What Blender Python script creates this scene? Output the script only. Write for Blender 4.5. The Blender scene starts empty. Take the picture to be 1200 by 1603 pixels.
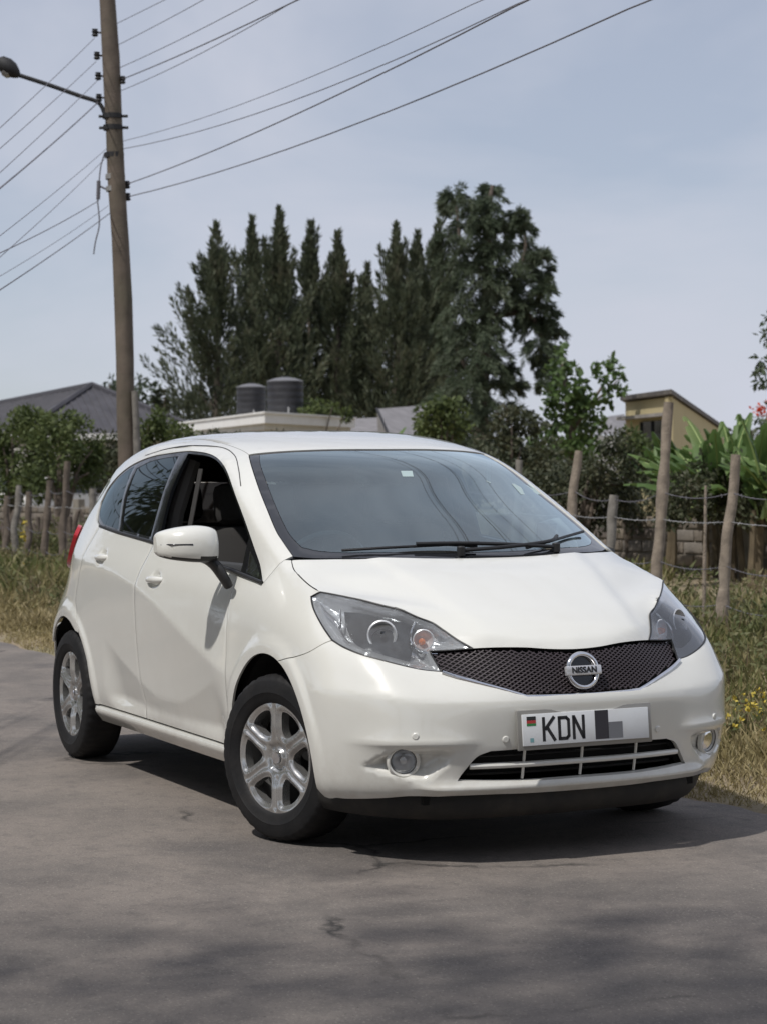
import bpy, bmesh, math, random
import numpy as np
from mathutils import Vector, Matrix, Euler
from mathutils.bvhtree import BVHTree
from mathutils.geometry import delaunay_2d_cdt
from mathutils import noise as mnoise

R = math.radians
scene = bpy.context.scene
col = scene.collection
random.seed(7)

# ------------------------------------------------------------------ camera
# world frame: +x is where the car points, +y its left side, origin under its front axle
CAM = Vector((7.1185, -3.6878, 1.3395))
YAW, PITCH, ROLL, FOC = 2.704760, -0.0163866, -0.0083168, 3253.54
_d = Vector((math.cos(YAW)*math.cos(PITCH), math.sin(YAW)*math.cos(PITCH), math.sin(PITCH)))
_r0 = Vector((math.sin(YAW), -math.cos(YAW), 0))
_u0 = _r0.cross(_d)
_r = math.cos(ROLL)*_r0 + math.sin(ROLL)*_u0
_u = -math.sin(ROLL)*_r0 + math.cos(ROLL)*_u0
cam_data = bpy.data.cameras.new('camera')
cam = bpy.data.objects.new('camera', cam_data)
col.objects.link(cam)
M = Matrix((( _r.x, _u.x, -_d.x, CAM.x), (_r.y, _u.y, -_d.y, CAM.y), (_r.z, _u.z, -_d.z, CAM.z), (0, 0, 0, 1)))
cam.matrix_world = M
cam_data.sensor_fit = 'VERTICAL'
cam_data.sensor_height = 24.0
cam_data.lens = 24.0*FOC/1603.0
cam_data.clip_start = 0.1
cam_data.clip_end = 5000
cam_data.dof.use_dof = True
cam_data.dof.focus_distance = 7.6
cam_data.dof.aperture_fstop = 4.6
scene.camera = cam


def ray(px, py):
    """direction (unit depth) through a point of the 1200x1603 photograph"""
    return _d + _r*((px-600)/FOC) - _u*((py-801.5)/FOC)


def at(px, py, D):
    return CAM + ray(px, py)*D


def ground_at(px, py, z=0.0):
    v = ray(px, py)
    return CAM + v*((z-CAM.z)/v.z)


# ------------------------------------------------------------------ light
world = bpy.data.worlds.new('World')
scene.world = world
world.use_nodes = True
wn = world.node_tree.nodes
wl = world.node_tree.links
wn.clear()
SUN = Vector((0.20, -0.60, 1.0)).normalized()
sun_el = math.asin(SUN.z)
sun_az = math.atan2(SUN.x, SUN.y)          # clockwise from +y
sky = wn.new('ShaderNodeTexSky')
sky.sky_type = 'NISHITA'
sky.sun_disc = False
sky.sun_elevation = sun_el
sky.sun_rotation = sun_az
sky.altitude = 1500
sky.air_density = 1.0
sky.dust_density = 2.2
sky.ozone_density = 1.0
tc = wn.new('ShaderNodeTexCoord')
mp = wn.new('ShaderNodeMapping')
mp.inputs['Scale'].default_value = (1.0, 1.0, 2.6)
nz = wn.new('ShaderNodeTexNoise')
nz.inputs['Scale'].default_value = 3.2
nz.inputs['Detail'].default_value = 5
nz.inputs['Roughness'].default_value = 0.55
nz.inputs['Distortion'].default_value = 0.4
rmp = wn.new('ShaderNodeMapRange')
rmp.inputs['From Min'].default_value = 0.36
rmp.inputs['From Max'].default_value = 0.72
rmp.inputs['To Min'].default_value = 0.52
rmp.inputs['To Max'].default_value = 1.0
mixc = wn.new('ShaderNodeMix')
mixc.data_type = 'RGBA'
bg = wn.new('ShaderNodeBackground')
outw = wn.new('ShaderNodeOutputWorld')
wl.new(tc.outputs['Generated'], mp.inputs['Vector'])
wl.new(mp.outputs['Vector'], nz.inputs['Vector'])
wl.new(nz.outputs['Fac'], rmp.inputs['Value'])
wl.new(rmp.outputs['Result'], mixc.inputs['Factor'])
wl.new(sky.outputs['Color'], mixc.inputs['A'])
mixc.inputs['B'].default_value = (6.8, 7.1, 8.15, 1)      # thin high overcast, same radiance scale as the sky
wl.new(mixc.outputs['Result'], bg.inputs['Color'])
bg.inputs['Strength'].default_value = 0.088
wl.new(bg.outputs['Background'], outw.inputs['Surface'])

sun_d = bpy.data.lights.new('sun', 'SUN')
sun_d.energy = 3.1
sun_d.angle = R(1.6)
sun_d.color = (1.0, 0.965, 0.915)
sun_o = bpy.data.objects.new('sun', sun_d)
col.objects.link(sun_o)
sun_o.rotation_euler = SUN.to_track_quat('Z', 'Y').to_euler()
sun_o.location = SUN*50
scene.view_settings.view_transform = 'Standard'
scene.view_settings.look = 'None'
scene.view_settings.gamma = 1
scene.view_settings.use_curve_mapping = False
scene.view_settings.exposure = 0.0
scene.render.engine = 'CYCLES'
scene.cycles.max_bounces = 8
scene.cycles.transparent_max_bounces = 24

# ------------------------------------------------------------------ helpers


def tag(o, label=None, cat=None, group=None, kind=None):
    if label: o['label'] = label
    if cat: o['category'] = cat
    if group: o['group'] = group
    if kind: o['kind'] = kind
    return o


def empty(name, loc=(0, 0, 0), rz=0):
    o = bpy.data.objects.new(name, None)
    o.empty_display_size = 0.2
    col.objects.link(o)
    o.location = loc
    o.rotation_euler = (0, 0, rz)
    return o


def mesh_obj(name, verts, faces, m=None, parent=None, smooth=True, sharp=None, mats=None, fmat=None):
    me = bpy.data.meshes.new(name)
    me.from_pydata([tuple(v) for v in verts], [], [tuple(f) for f in faces])
    ms = mats if mats else ([m] if m else [])
    for k in ms: me.materials.append(k)
    me.polygons.foreach_set('use_smooth', [smooth]*len(me.polygons))
    if fmat is not None:
        me.polygons.foreach_set('material_index', fmat)
    me.update()
    if sharp is not None and smooth:
        me.set_sharp_from_angle(angle=R(sharp))
    o = bpy.data.objects.new(name, me)
    col.objects.link(o)
    if parent is not None: o.parent = parent
    return o


class MB:
    """collects simple shapes, builds ONE mesh object"""
    def __init__(s): s.v = []; s.f = []

    def add(s, vs, fs):
        k = len(s.v); s.v += [tuple(v) for v in vs]; s.f += [tuple(i+k for i in f) for f in fs]; return s

    def box(s, c, sz, rot=None, taper=1.0):
        hx, hy, hz = sz[0]/2, sz[1]/2, sz[2]/2
        vs = [Vector((x*hx*(taper if z > 0 else 1), y*hy*(taper if z > 0 else 1), z*hz)) for z in (-1, 1) for x, y in ((-1, -1), (1, -1), (1, 1), (-1, 1))]
        if rot is not None:
            Mx = rot if isinstance(rot, Matrix) else Euler(rot).to_matrix()
            vs = [Mx @ v for v in vs]
        vs = [v+Vector(c) for v in vs]
        return s.add(vs, [(0, 3, 2, 1), (4, 5, 6, 7), (0, 1, 5, 4), (1, 2, 6, 5), (2, 3, 7, 6), (3, 0, 4, 7)])

    def bbox(s, c, sz, b=0.01, rot=None):
        """box with chamfered edges"""
        bm = bmesh.new(); bmesh.ops.create_cube(bm, size=1)
        for v in bm.verts: v.co = Vector((v.co.x*sz[0], v.co.y*sz[1], v.co.z*sz[2]))
        bmesh.ops.bevel(bm, geom=bm.edges[:], offset=b, segments=2, profile=0.5, affect='EDGES')
        Mx = Euler(rot).to_matrix() if rot is not None and not isinstance(rot, Matrix) else rot
        bm.verts.ensure_lookup_table()
        vs = [(Mx @ v.co if Mx is not None else v.co)+Vector(c) for v in bm.verts]
        fs = [[v.index for v in f.verts] for f in bm.faces]
        bm.free()
        return s.add(vs, fs)

    def tube(s, pts, rad, n=8, cap=True):
        pts = [Vector(p) for p in pts]
        if not hasattr(rad, '__len__'): rad = [rad]*len(pts)
        k0 = len(s.v)
        up = None
        for i, p in enumerate(pts):
            t = (pts[min(i+1, len(pts)-1)]-pts[max(i-1, 0)])
            if t.length < 1e-9: t = Vector((0, 0, 1))
            t.normalize()
            if up is None: up = Vector((0, 0, 1)) if abs(t.z) < .9 else Vector((1, 0, 0))
            a = t.cross(up)
            if a.length < 1e-5: a = t.orthogonal()
            a.normalize(); b = t.cross(a).normalized(); up = -b if False else up
            for j in range(n):
                th = 2*math.pi*j/n
                s.v.append(tuple(p+(a*math.cos(th)+b*math.sin(th))*rad[i]))
        for i in range(len(pts)-1):
            for j in range(n):
                a = k0+i*n+j; b = k0+i*n+(j+1) % n
                s.f.append((a, b, b+n, a+n))
        if cap:
            s.f.append(tuple(k0+j for j in reversed(range(n))))
            s.f.append(tuple(k0+(len(pts)-1)*n+j for j in range(n)))
        return s

    def lathe(s, prof, n=32, M4=None, close=False):
        """prof: list of (r, h) about local z"""
        k0 = len(s.v)
        M4 = M4 or Matrix()
        for r_, h in prof:
            for j in range(n):
                th = 2*math.pi*j/n
                s.v.append(tuple(M4 @ Vector((r_*math.cos(th), r_*math.sin(th), h))))
        for i in range(len(prof)-1):
            for j in range(n):
                a = k0+i*n+j; b = k0+i*n+(j+1) % n
                s.f.append((a, b, b+n, a+n))
        if close:
            s.f.append(tuple(k0+j for j in reversed(range(n))))
            s.f.append(tuple(k0+(len(prof)-1)*n+j for j in range(n)))
        return s

    def build(s, name, m, parent=None, smooth=True, sharp=35):
        return mesh_obj(name, s.v, s.f, m, parent, smooth, sharp)


# ------------------------------------------------------------------ materials


def nt(name):
    m = bpy.data.materials.new(name); m.use_nodes = True
    n = m.node_tree.nodes; l = m.node_tree.links
    n.clear()
    o = n.new('ShaderNodeOutputMaterial'); b = n.new('ShaderNodeBsdfPrincipled')
    l.new(b.outputs[0], o.inputs[0])
    return m, n, l, b, o


def pmat(name, c, rough=.5, metal=0, spec=.5, coat=0, var=0.0, vscale=8, bump=0, bscale=40, dirt=None, dirt_amt=.5, dscale=3, coords='Object', rvar=0.0, detail=4):
    m, n, l, b, o = nt(name)
    b.inputs['Base Color'].default_value = (*c, 1)
    b.inputs['Roughness'].default_value = rough
    b.inputs['Metallic'].default_value = metal
    b.inputs['Specular IOR Level'].default_value = spec
    b.inputs['Coat Weight'].default_value = coat
    b.inputs['Coat Roughness'].default_value = 0.04
    t = n.new('ShaderNodeTexCoord')
    src = t.outputs[coords]
    last = None
    if var:
        x = n.new('ShaderNodeTexNoise'); x.inputs['Scale'].default_value = vscale; x.inputs['Detail'].default_value = detail
        l.new(src, x.inputs['Vector'])
        mx = n.new('ShaderNodeMix'); mx.data_type = 'RGBA'
        mx.inputs['A'].default_value = (*[k*(1-var) for k in c], 1)
        mx.inputs['B'].default_value = (*[min(1, k*(1+var)) for k in c], 1)
        rr = n.new('ShaderNodeMapRange'); rr.inputs['From Min'].default_value = .3; rr.inputs['From Max'].default_value = .7
        l.new(x.outputs['Fac'], rr.inputs['Value']); l.new(rr.outputs[0], mx.inputs['Factor'])
        last = mx.outputs['Result']
    if dirt:
        x = n.new('ShaderNodeTexNoise'); x.inputs['Scale'].default_value = dscale; x.inputs['Detail'].default_value = 6; x.inputs['Roughness'].default_value = .65
        l.new(src, x.inputs['Vector'])
        rr = n.new('ShaderNodeMapRange'); rr.inputs['From Min'].default_value = .45; rr.inputs['From Max'].default_value = .75; rr.inputs['To Max'].default_value = dirt_amt
        l.new(x.outputs['Fac'], rr.inputs['Value'])
        mx = n.new('ShaderNodeMix'); mx.data_type = 'RGBA'
        if last: l.new(last, mx.inputs['A'])
        else: mx.inputs['A'].default_value = (*c, 1)
        mx.inputs['B'].default_value = (*dirt, 1)
        l.new(rr.outputs[0], mx.inputs['Factor']); last = mx.outputs['Result']
    if last: l.new(last, b.inputs['Base Color'])
    if bump:
        x = n.new('ShaderNodeTexNoise'); x.inputs['Scale'].default_value = bscale; x.inputs['Detail'].default_value = 5
        l.new(src, x.inputs['Vector'])
        bp = n.new('ShaderNodeBump'); bp.inputs['Strength'].default_value = bump; bp.inputs['Distance'].default_value = .01
        l.new(x.outputs['Fac'], bp.inputs['Height']); l.new(bp.outputs[0], b.inputs['Normal'])
    return m


def glass_mat(name, tint, dark=0.0, refl_rough=.02, dust=.03, ior=1.5, boost=1.7, rcol=(.80, .95, 1)):
    """thin automotive glass: tinted transparency + fresnel reflection + a little dust"""
    m, n, l, b, o = nt(name)
    n.remove(b)
    tr = n.new('ShaderNodeBsdfTransparent'); tr.inputs[0].default_value = (*tint, 1)
    gl = n.new('ShaderNodeBsdfGlossy'); gl.inputs['Roughness'].default_value = refl_rough
    gl.inputs['Color'].default_value = (*rcol, 1)
    fr = n.new('ShaderNodeFresnel'); fr.inputs['IOR'].default_value = ior
    mu = n.new('ShaderNodeMath'); mu.operation = 'MULTIPLY'; mu.inputs[1].default_value = boost; mu.use_clamp = True
    l.new(fr.outputs[0], mu.inputs[0])
    m1 = n.new('ShaderNodeMixShader'); l.new(mu.outputs[0], m1.inputs[0]); l.new(tr.outputs[0], m1.inputs[1]); l.new(gl.outputs[0], m1.inputs[2])
    df = n.new('ShaderNodeBsdfDiffuse'); df.inputs[0].default_value = (.45, .43, .40, 1)
    m2 = n.new('ShaderNodeMixShader')
    t = n.new('ShaderNodeTexCoord'); x = n.new('ShaderNodeTexNoise'); x.inputs['Scale'].default_value = 3; x.inputs['Detail'].default_value = 5
    l.new(t.outputs['Object'], x.inputs['Vector'])
    rr = n.new('ShaderNodeMapRange'); rr.inputs['From Min'].default_value = .3; rr.inputs['From Max'].default_value = .75
    rr.inputs['To Min'].default_value = dust*.4; rr.inputs['To Max'].default_value = dust*1.6
    l.new(x.outputs['Fac'], rr.inputs['Value']); l.new(rr.outputs[0], m2.inputs[0])
    l.new(m1.outputs[0], m2.inputs[1]); l.new(df.outputs[0], m2.inputs[2]); l.new(m2.outputs[0], o.inputs[0])
    return m


MT = {}
MT['paint'] = pmat('pearl white car paint', (.755, .752, .705), rough=.22, coat=1.0, spec=.5, var=.015, vscale=3, dirt=(.55, .50, .42), dirt_amt=.16, dscale=1.6)
MT['black_plastic'] = pmat('black exterior plastic', (.018, .018, .019), rough=.45, var=.2, vscale=20, bump=.1, bscale=300)
MT['valance'] = pmat('dusty black valance', (.016, .015, .014), rough=.7, dirt=(.07, .058, .045), dirt_amt=.5, dscale=6)
MT['gloss_black'] = pmat('gloss black trim', (.012, .012, .014), rough=.12, coat=.5)
MT['frit'] = pmat('black glass border', (.02, .021, .024), rough=.10, coat=.6)
MT['inner'] = pmat('dark interior lining', (.02, .02, .021), rough=.85)
MT['chrome'] = pmat('chrome', (.82, .82, .84), rough=.10, metal=1)
MT['silver'] = pmat('silver wheel paint', (.54, .54, .535), rough=.22, metal=.8, coat=.3, dirt=(.25, .2, .15), dirt_amt=.4, dscale=9)
MT['tyre'] = pmat('tyre rubber', (.011, .011, .012), rough=.66, spec=.3, var=.2, vscale=12, dirt=(.05, .042, .036), dirt_amt=.25, dscale=7, bump=.15, bscale=60)
MT['windscreen'] = glass_mat('windscreen glass', (.30, .42, .46), dust=.05, boost=2.7)
MT['privacy'] = glass_mat('dark privacy glass', (.05, .05, .055), dust=.010, boost=1.0)
MT['lens'] = glass_mat('clear lamp lens', (.93, .95, .96), dust=.09, ior=1.45, boost=2.6, rcol=(1, 1, 1))
MT['red_lens'] = pmat('red lamp lens', (.45, .012, .02), rough=.08, coat=1)
MT['reflector'] = pmat('lamp reflector', (.80, .81, .83), rough=.30, metal=.75)
MT['lamp_inner'] = pmat('satin grey lamp housing', (.70, .71, .73), rough=.20, metal=.65, bump=.16, bscale=22)
MT['lamp_dark'] = pmat('smoked lamp inner', (.05, .054, .058), rough=.14, metal=.5, var=.5, vscale=30, bump=.22, bscale=26)
MT['silver_bowl'] = pmat('bright lamp bowl', (.72, .73, .75), rough=.28, metal=.35, coat=.4)
MT['badge_bar'] = pmat('satin badge bar', (.66, .66, .68), rough=.28, metal=.5)
MT['amber'] = pmat('amber bulb', (.75, .20, .05), rough=.2, coat=.6)
MT['grille'] = pmat('grille plastic', (.045, .034, .038), rough=.38)
MT['void'] = pmat('engine bay dark', (.006, .006, .006), rough=.95)
MT['seat'] = pmat('dark seat fabric', (.045, .043, .042), rough=.9, bump=.2, bscale=200)
MT['seat_light'] = pmat('light grey trim', (.22, .21, .20), rough=.7)
MT['dash'] = pmat('dashboard plastic', (.05, .052, .055), rough=.6, bump=.15, bscale=250)

# road dust thrown up on the lower body
m_ = MT['paint']; n_ = m_.node_tree.nodes; l_ = m_.node_tree.links
b_ = [x for x in n_ if x.type == 'BSDF_PRINCIPLED'][0]
src_ = b_.inputs['Base Color'].links[0].from_socket
t_ = n_.new('ShaderNodeTexCoord'); sp_ = n_.new('ShaderNodeSeparateXYZ'); l_.new(t_.outputs['Object'], sp_.inputs[0])
mr_ = n_.new('ShaderNodeMapRange'); mr_.inputs['From Min'].default_value = .20; mr_.inputs['From Max'].default_value = .45; mr_.inputs['To Min'].default_value = .38; mr_.inputs['To Max'].default_value = 0
l_.new(sp_.outputs['Z'], mr_.inputs['Value'])
x_ = n_.new('ShaderNodeTexNoise'); x_.inputs['Scale'].default_value = 14; x_.inputs['Detail'].default_value = 6; x_.inputs['Roughness'].default_value = .7; l_.new(t_.outputs['Object'], x_.inputs['Vector'])
mu_ = n_.new('ShaderNodeMath'); mu_.operation = 'MULTIPLY'; l_.new(mr_.outputs[0], mu_.inputs[0])
mr2 = n_.new('ShaderNodeMapRange'); mr2.inputs['From Min'].default_value = .35; mr2.inputs['From Max'].default_value = .7; l_.new(x_.outputs['Fac'], mr2.inputs['Value']); l_.new(mr2.outputs[0], mu_.inputs[1])
mx_ = n_.new('ShaderNodeMix'); mx_.data_type = 'RGBA'; l_.new(src_, mx_.inputs['A']); mx_.inputs['B'].default_value = (.40, .34, .27, 1); l_.new(mu_.outputs[0], mx_.inputs['Factor']); l_.new(mx_.outputs['Result'], b_.inputs['Base Color'])

# ================================================================== THE CAR
# ---- body surface: a control cage (half, y >= 0) whose limit surface passes through these points
B = [  # columns round the car from nose centre to tail centre; eight heights each
 [(.755,0,.20),(.820,0,.25),(.846,0,.33),(.862,0,.42),(.868,0,.53),(.855,0,.605),(.832,0,.69),(.790,0,.768)],
 [(.745,.20,.20),(.812,.20,.25),(.840,.20,.33),(.856,.20,.42),(.860,.20,.53),(.845,.20,.605),(.812,.20,.69),(.768,.18,.772)],
 [(.715,.38,.20),(.785,.38,.25),(.812,.38,.33),(.826,.38,.42),(.826,.38,.53),(.802,.37,.605),(.742,.37,.695),(.700,.33,.787)],
 [(.660,.53,.20),(.735,.54,.25),(.760,.545,.33),(.772,.55,.42),(.766,.55,.53),(.735,.53,.615),(.668,.51,.705),(.600,.434,.815)],
 [(.585,.645,.20),(.655,.665,.25),(.680,.67,.33),(.690,.68,.42),(.680,.685,.53),(.655,.675,.62),(.580,.665,.735),(.500,.535,.875)],
 [(.495,.72,.20),(.535,.755,.25),(.550,.772,.33),(.555,.78,.42),(.545,.785,.53),(.520,.780,.63),(.450,.750,.765),(.375,.632,.906)],
 [(.36,.765,.20),(.37,.805,.25),(.37,.825,.33),(.37,.834,.42),(.365,.838,.53),(.355,.832,.65),(.300,.797,.80),(.232,.728,.932)],
 [(.02,.78,.20),(.02,.815,.25),(.02,.838,.33),(.02,.846,.42),(.02,.848,.55),(.02,.845,.68),(.02,.818,.84),(.04,.724,.985)],
 [(-.22,.775,.20),(-.22,.805,.25),(-.22,.828,.33),(-.22,.838,.42),(-.22,.844,.55),(-.22,.843,.69),(-.21,.822,.86),(-.14,.732,1.025)],
 [(-.47,.765,.20),(-.47,.795,.25),(-.47,.820,.33),(-.47,.832,.42),(-.47,.842,.56),(-.47,.844,.70),(-.47,.828,.87),(-.47,.782,.985)],
 [(-.72,.765,.20),(-.72,.793,.25),(-.72,.818,.33),(-.72,.830,.42),(-.72,.841,.57),(-.72,.845,.72),(-.72,.832,.89),(-.72,.786,1.010)],
 [(-1.05,.765,.20),(-1.05,.793,.25),(-1.05,.818,.33),(-1.05,.830,.43),(-1.05,.841,.58),(-1.05,.846,.74),(-1.05,.833,.91),(-1.05,.789,1.036)],
 [(-1.42,.765,.20),(-1.42,.793,.25),(-1.42,.818,.33),(-1.42,.830,.43),(-1.42,.841,.59),(-1.42,.846,.76),(-1.42,.833,.935),(-1.42,.790,1.066)],
 [(-1.95,.765,.20),(-1.95,.795,.25),(-1.95,.820,.33),(-1.95,.832,.44),(-1.95,.842,.61),(-1.95,.846,.79),(-1.95,.830,.965),(-1.95,.785,1.100)],
 [(-2.30,.77,.20),(-2.30,.80,.25),(-2.30,.825,.33),(-2.30,.838,.45),(-2.30,.845,.63),(-2.30,.842,.81),(-2.30,.820,.985),(-2.30,.768,1.130)],
 [(-2.60,.76,.20),(-2.60,.80,.25),(-2.60,.828,.33),(-2.60,.840,.45),(-2.60,.843,.64),(-2.60,.825,.82),(-2.60,.785,1.00),(-2.60,.727,1.150)],
 [(-2.88,.72,.20),(-2.88,.77,.25),(-2.89,.80,.34),(-2.89,.812,.46),(-2.89,.808,.65),(-2.87,.755,.83),(-2.84,.712,1.00),(-2.80,.668,1.150)],
 [(-3.06,.63,.22),(-3.09,.67,.27),(-3.12,.70,.36),(-3.13,.71,.47),(-3.12,.700,.66),(-3.06,.665,.84),(-3.00,.635,1.01),(-2.94,.603,1.155)],
 [(-3.14,.46,.23),(-3.18,.49,.28),(-3.22,.51,.37),(-3.235,.515,.47),(-3.225,.51,.66),(-3.18,.50,.84),(-3.12,.49,1.02),(-3.07,.47,1.180)],
 [(-3.17,.30,.23),(-3.22,.32,.28),(-3.26,.33,.37),(-3.275,.335,.47),(-3.262,.33,.66),(-3.215,.325,.84),(-3.155,.32,1.02),(-3.105,.31,1.185)],
 [(-3.19,.15,.23),(-3.24,.16,.28),(-3.28,.165,.37),(-3.29,.168,.47),(-3.278,.165,.66),(-3.23,.162,.84),(-3.17,.16,1.02),(-3.12,.155,1.188)],
 [(-3.195,0,.23),(-3.245,0,.28),(-3.285,0,.37),(-3.295,0,.47),(-3.283,0,.66),(-3.235,0,.84),(-3.175,0,1.02),(-3.125,0,1.19)],
]
# greenhouse side: middle and rail points for columns 9..21
G = {9: [(-.460,.757,1.065),(-.425,.722,1.150)], 10: [(-.69,.746,1.150),(-.700,.690,1.290)],
     11: [(-1.00,.735,1.235),(-.955,.636,1.424)], 12: [(-1.42,.724,1.290),(-1.42,.622,1.490)],
     13: [(-1.95,.718,1.300),(-1.95,.618,1.492)], 14: [(-2.32,.702,1.300),(-2.28,.606,1.452)],
     15: [(-2.58,.664,1.265),(-2.54,.604,1.385)], 16: [(-2.76,.620,1.250),(-2.71,.580,1.345)],
     17: [(-2.90,.570,1.255),(-2.85,.545,1.335)], 18: [(-3.00,.43,1.290),(-2.93,.41,1.395)],
     19: [(-3.04,.29,1.315),(-2.965,.28,1.430)], 20: [(-3.055,.145,1.318),(-2.98,.14,1.434)], 21: [(-3.06,0,1.32),(-2.985,0,1.435)]}
# top: bonnet, windscreen, roof rows (centre, ., ., inner edge); the outer point is the fender / rail
T = {5: [(.660,0,.838),(.645,.17,.840),(.585,.325,.854),(.470,.475,.886)],
     6: [(.480,0,.912),(.468,.18,.913),(.420,.37,.915),(.310,.555,.925)],
     7: [(.280,0,.985),(.268,.20,.986),(.230,.40,.987),(.150,.585,.987)],
     8: [(.125,0,1.038),(.108,.23,1.040),(.045,.46,1.044),(-.095,.662,1.048)],
     9: [(-.16,0,1.180),(-.175,.215,1.178),(-.245,.45,1.178),(-.397,.667,1.184)],
     10: [(-.46,0,1.325),(-.475,.20,1.323),(-.535,.42,1.320),(-.660,.619,1.322)],
     11: [(-.79,0,1.462),(-.80,.19,1.460),(-.835,.37,1.454),(-.910,.550,1.441)],
     12: [(-1.36,0,1.549),(-1.36,.19,1.547),(-1.37,.38,1.539),(-1.40,.54,1.516)],
     13: [(-1.90,0,1.553),(-1.90,.19,1.551),(-1.90,.38,1.543),(-1.92,.54,1.520)],
     14: [(-2.27,0,1.534),(-2.27,.19,1.532),(-2.27,.37,1.524),(-2.27,.53,1.492)],
     15: [(-2.56,0,1.508),(-2.56,.18,1.506),(-2.56,.36,1.498),(-2.56,.515,1.452)],
     16: [(-2.78,0,1.480),(-2.775,.17,1.478),(-2.765,.34,1.470),(-2.74,.485,1.412)]}
cage = {}; cv = []; cf = []


def vid(p):
    k = (round(p[0], 4), round(p[1], 4), round(p[2], 4))
    if k not in cage:
        cage[k] = len(cv); cv.append(k)
    return cage[k]


def face(ps):
    ids = [vid(p) for p in ps]
    idn = [vid((p[0], -p[1], p[2])) for p in ps]
    cf.append(ids); cf.append(idn[::-1])


for i in range(21):
    for j in range(7): face([B[i][j], B[i][j+1], B[i+1][j+1], B[i+1][j]])
for i in range(9, 21):
    a = [B[i][7]]+G[i]; b = [B[i+1][7]]+G[i+1]
    for j in range(2): face([a[j], a[j+1], b[j+1], b[j]])
a = [B[9][7]]+G[9]
for j in range(2): face([B[8][7], a[j+1], a[j]])


def trow(r):
    if r == 4: return [B[k][7] for k in range(5)]
    if r == 17: return [G[21-k][1] for k in range(5)]
    s_ = B[r][7] if r <= 8 else G[r][1]
    return T[r]+[s_]


for r_ in range(4, 17):
    a, b = trow(r_), trow(r_+1)
    for k in range(4): face([a[k], a[k+1], b[k+1], b[k]])


def subdiv(verts, faces, level):
    me = bpy.data.meshes.new('body_cage'); me.from_pydata([tuple(v) for v in verts], [], faces)
    o = bpy.data.objects.new('body_cage', me); col.objects.link(o)
    md = o.modifiers.new('s', 'SUBSURF'); md.levels = level; md.use_limit_surface = True; md.boundary_smooth = 'ALL'
    dg = bpy.context.evaluated_depsgraph_get(); e = o.evaluated_get(dg); em = e.to_mesh()
    co = np.empty(len(em.vertices)*3); em.vertices.foreach_get('co', co); co = co.reshape(-1, 3)
    fs = [tuple(p.vertices) for p in em.polygons]
    e.to_mesh_clear(); bpy.data.objects.remove(o); bpy.data.meshes.remove(me)
    return co, fs


target = np.array(cv); cur = target.copy()
for it in range(7):
    lim, _f = subdiv(cur, cf, 1)
    cur = cur+(target-lim[:len(target)])*.9
    err = np.linalg.norm(target-lim[:len(target)], axis=1); print('cage fit', it, err.max(), target[err.argmax()])
SV, SF = subdiv(cur, cf, 4)
BODY = BVHTree.FromPolygons([Vector(v) for v in SV], SF)

# ---- projections: 3D <-> 2D domains


class Par:
    """parallel projection along direction dr (pointing into the car)"""
    def __init__(s, dr):
        s.d = Vector(dr).normalized()
        s.a = s.d.cross(Vector((0, 0, 1)))
        if s.a.length < .01: s.a = Vector((1, 0, 0))
        s.a.normalize(); s.b = s.a.cross(s.d).normalized()
    def to(s, p): return (p.dot(s.a), p.dot(s.b))
    def hit(s, u, v):
        o = s.a*u+s.b*v-s.d*4
        return BODY.ray_cast(o, s.d)


class Cyl:
    """radial projection onto a vertical axis at x = ax"""
    def __init__(s, ax, rs=.8): s.ax = ax; s.rs = rs
    def to(s, p): return (math.atan2(p.y, p.x-s.ax)*s.rs, p.z)
    def hit(s, u, v):
        th = u/s.rs; dd = Vector((-math.cos(th), -math.sin(th), 0))
        return BODY.ray_cast(Vector((s.ax, 0, v))-dd*4, dd)


def crom(pts, n=6):
    """smooth curve through 3D points"""
    P = [Vector(p) for p in pts]
    if len(P) < 3: return P
    out = []
    for i in range(len(P)-1):
        p0 = P[i-1] if i > 0 else P[0]*2-P[1]
        p1, p2 = P[i], P[i+1]
        p3 = P[i+2] if i+2 < len(P) else P[-1]*2-P[-2]
        m = max(2, min(n, int((p2-p1).length/.015)+1))
        for k in range(m):
            t = k/m
            out.append(.5*((2*p1)+(p2-p0)*t+(2*p0-5*p1+4*p2-p3)*t*t+(3*p1-p0-3*p2+p3)*t**3))
    out.append(P[-1])
    return out


def dens(pts, st=.03, closed=False):
    P = [Vector(p) for p in pts]; out = []
    L = len(P) if closed else len(P)-1
    for i in range(L):
        a, b = P[i], P[(i+1) % len(P)]
        k = max(1, int((b-a).length/st))
        for j in range(k): out.append(a.lerp(b, j/k))
    if not closed: out.append(P[-1])
    return out


def loop(*segs, st=.025):
    """closed outline from curve segments (each a list of points; smooth inside, corner between)"""
    out = []
    for sgm in segs:
        c = dens(crom(sgm, 8), st)
        if out and (out[-1]-c[0]).length < 1e-4: c = c[1:]
        out += c
    if (out[0]-out[-1]).length < 1e-3: out.pop()
    return dens(out, st, True)


def snap(p):
    q_ = BODY.find_nearest(Vector(p))
    return q_[0]


def pin(P, poly):
    """points in polygon, vectorised"""
    x, y = P[:, 0], P[:, 1]; inside = np.zeros(len(P), bool); n = len(poly); j = n-1
    for i in range(n):
        xi, yi = poly[i]; xj, yj = poly[j]
        if yi != yj:
            c = ((yi > y) != (yj > y)) & (x < (xj-xi)*(y-yi)/(yj-yi)+xi)
            inside ^= c
        j = i
    return inside


def seg_dist(P, poly, closed=True):
    d = np.full(len(P), 1e9); n = len(poly)
    for i in range(n if closed else n-1):
        a = np.array(poly[i]); b = np.array(poly[(i+1) % n]); ab = b-a; L = ab@ab
        if L < 1e-14: continue
        t = np.clip(((P-a)@ab)/L, 0, 1)
        d = np.minimum(d, np.hypot(*(P-a-t[:, None]*ab).T))
    return d


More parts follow.
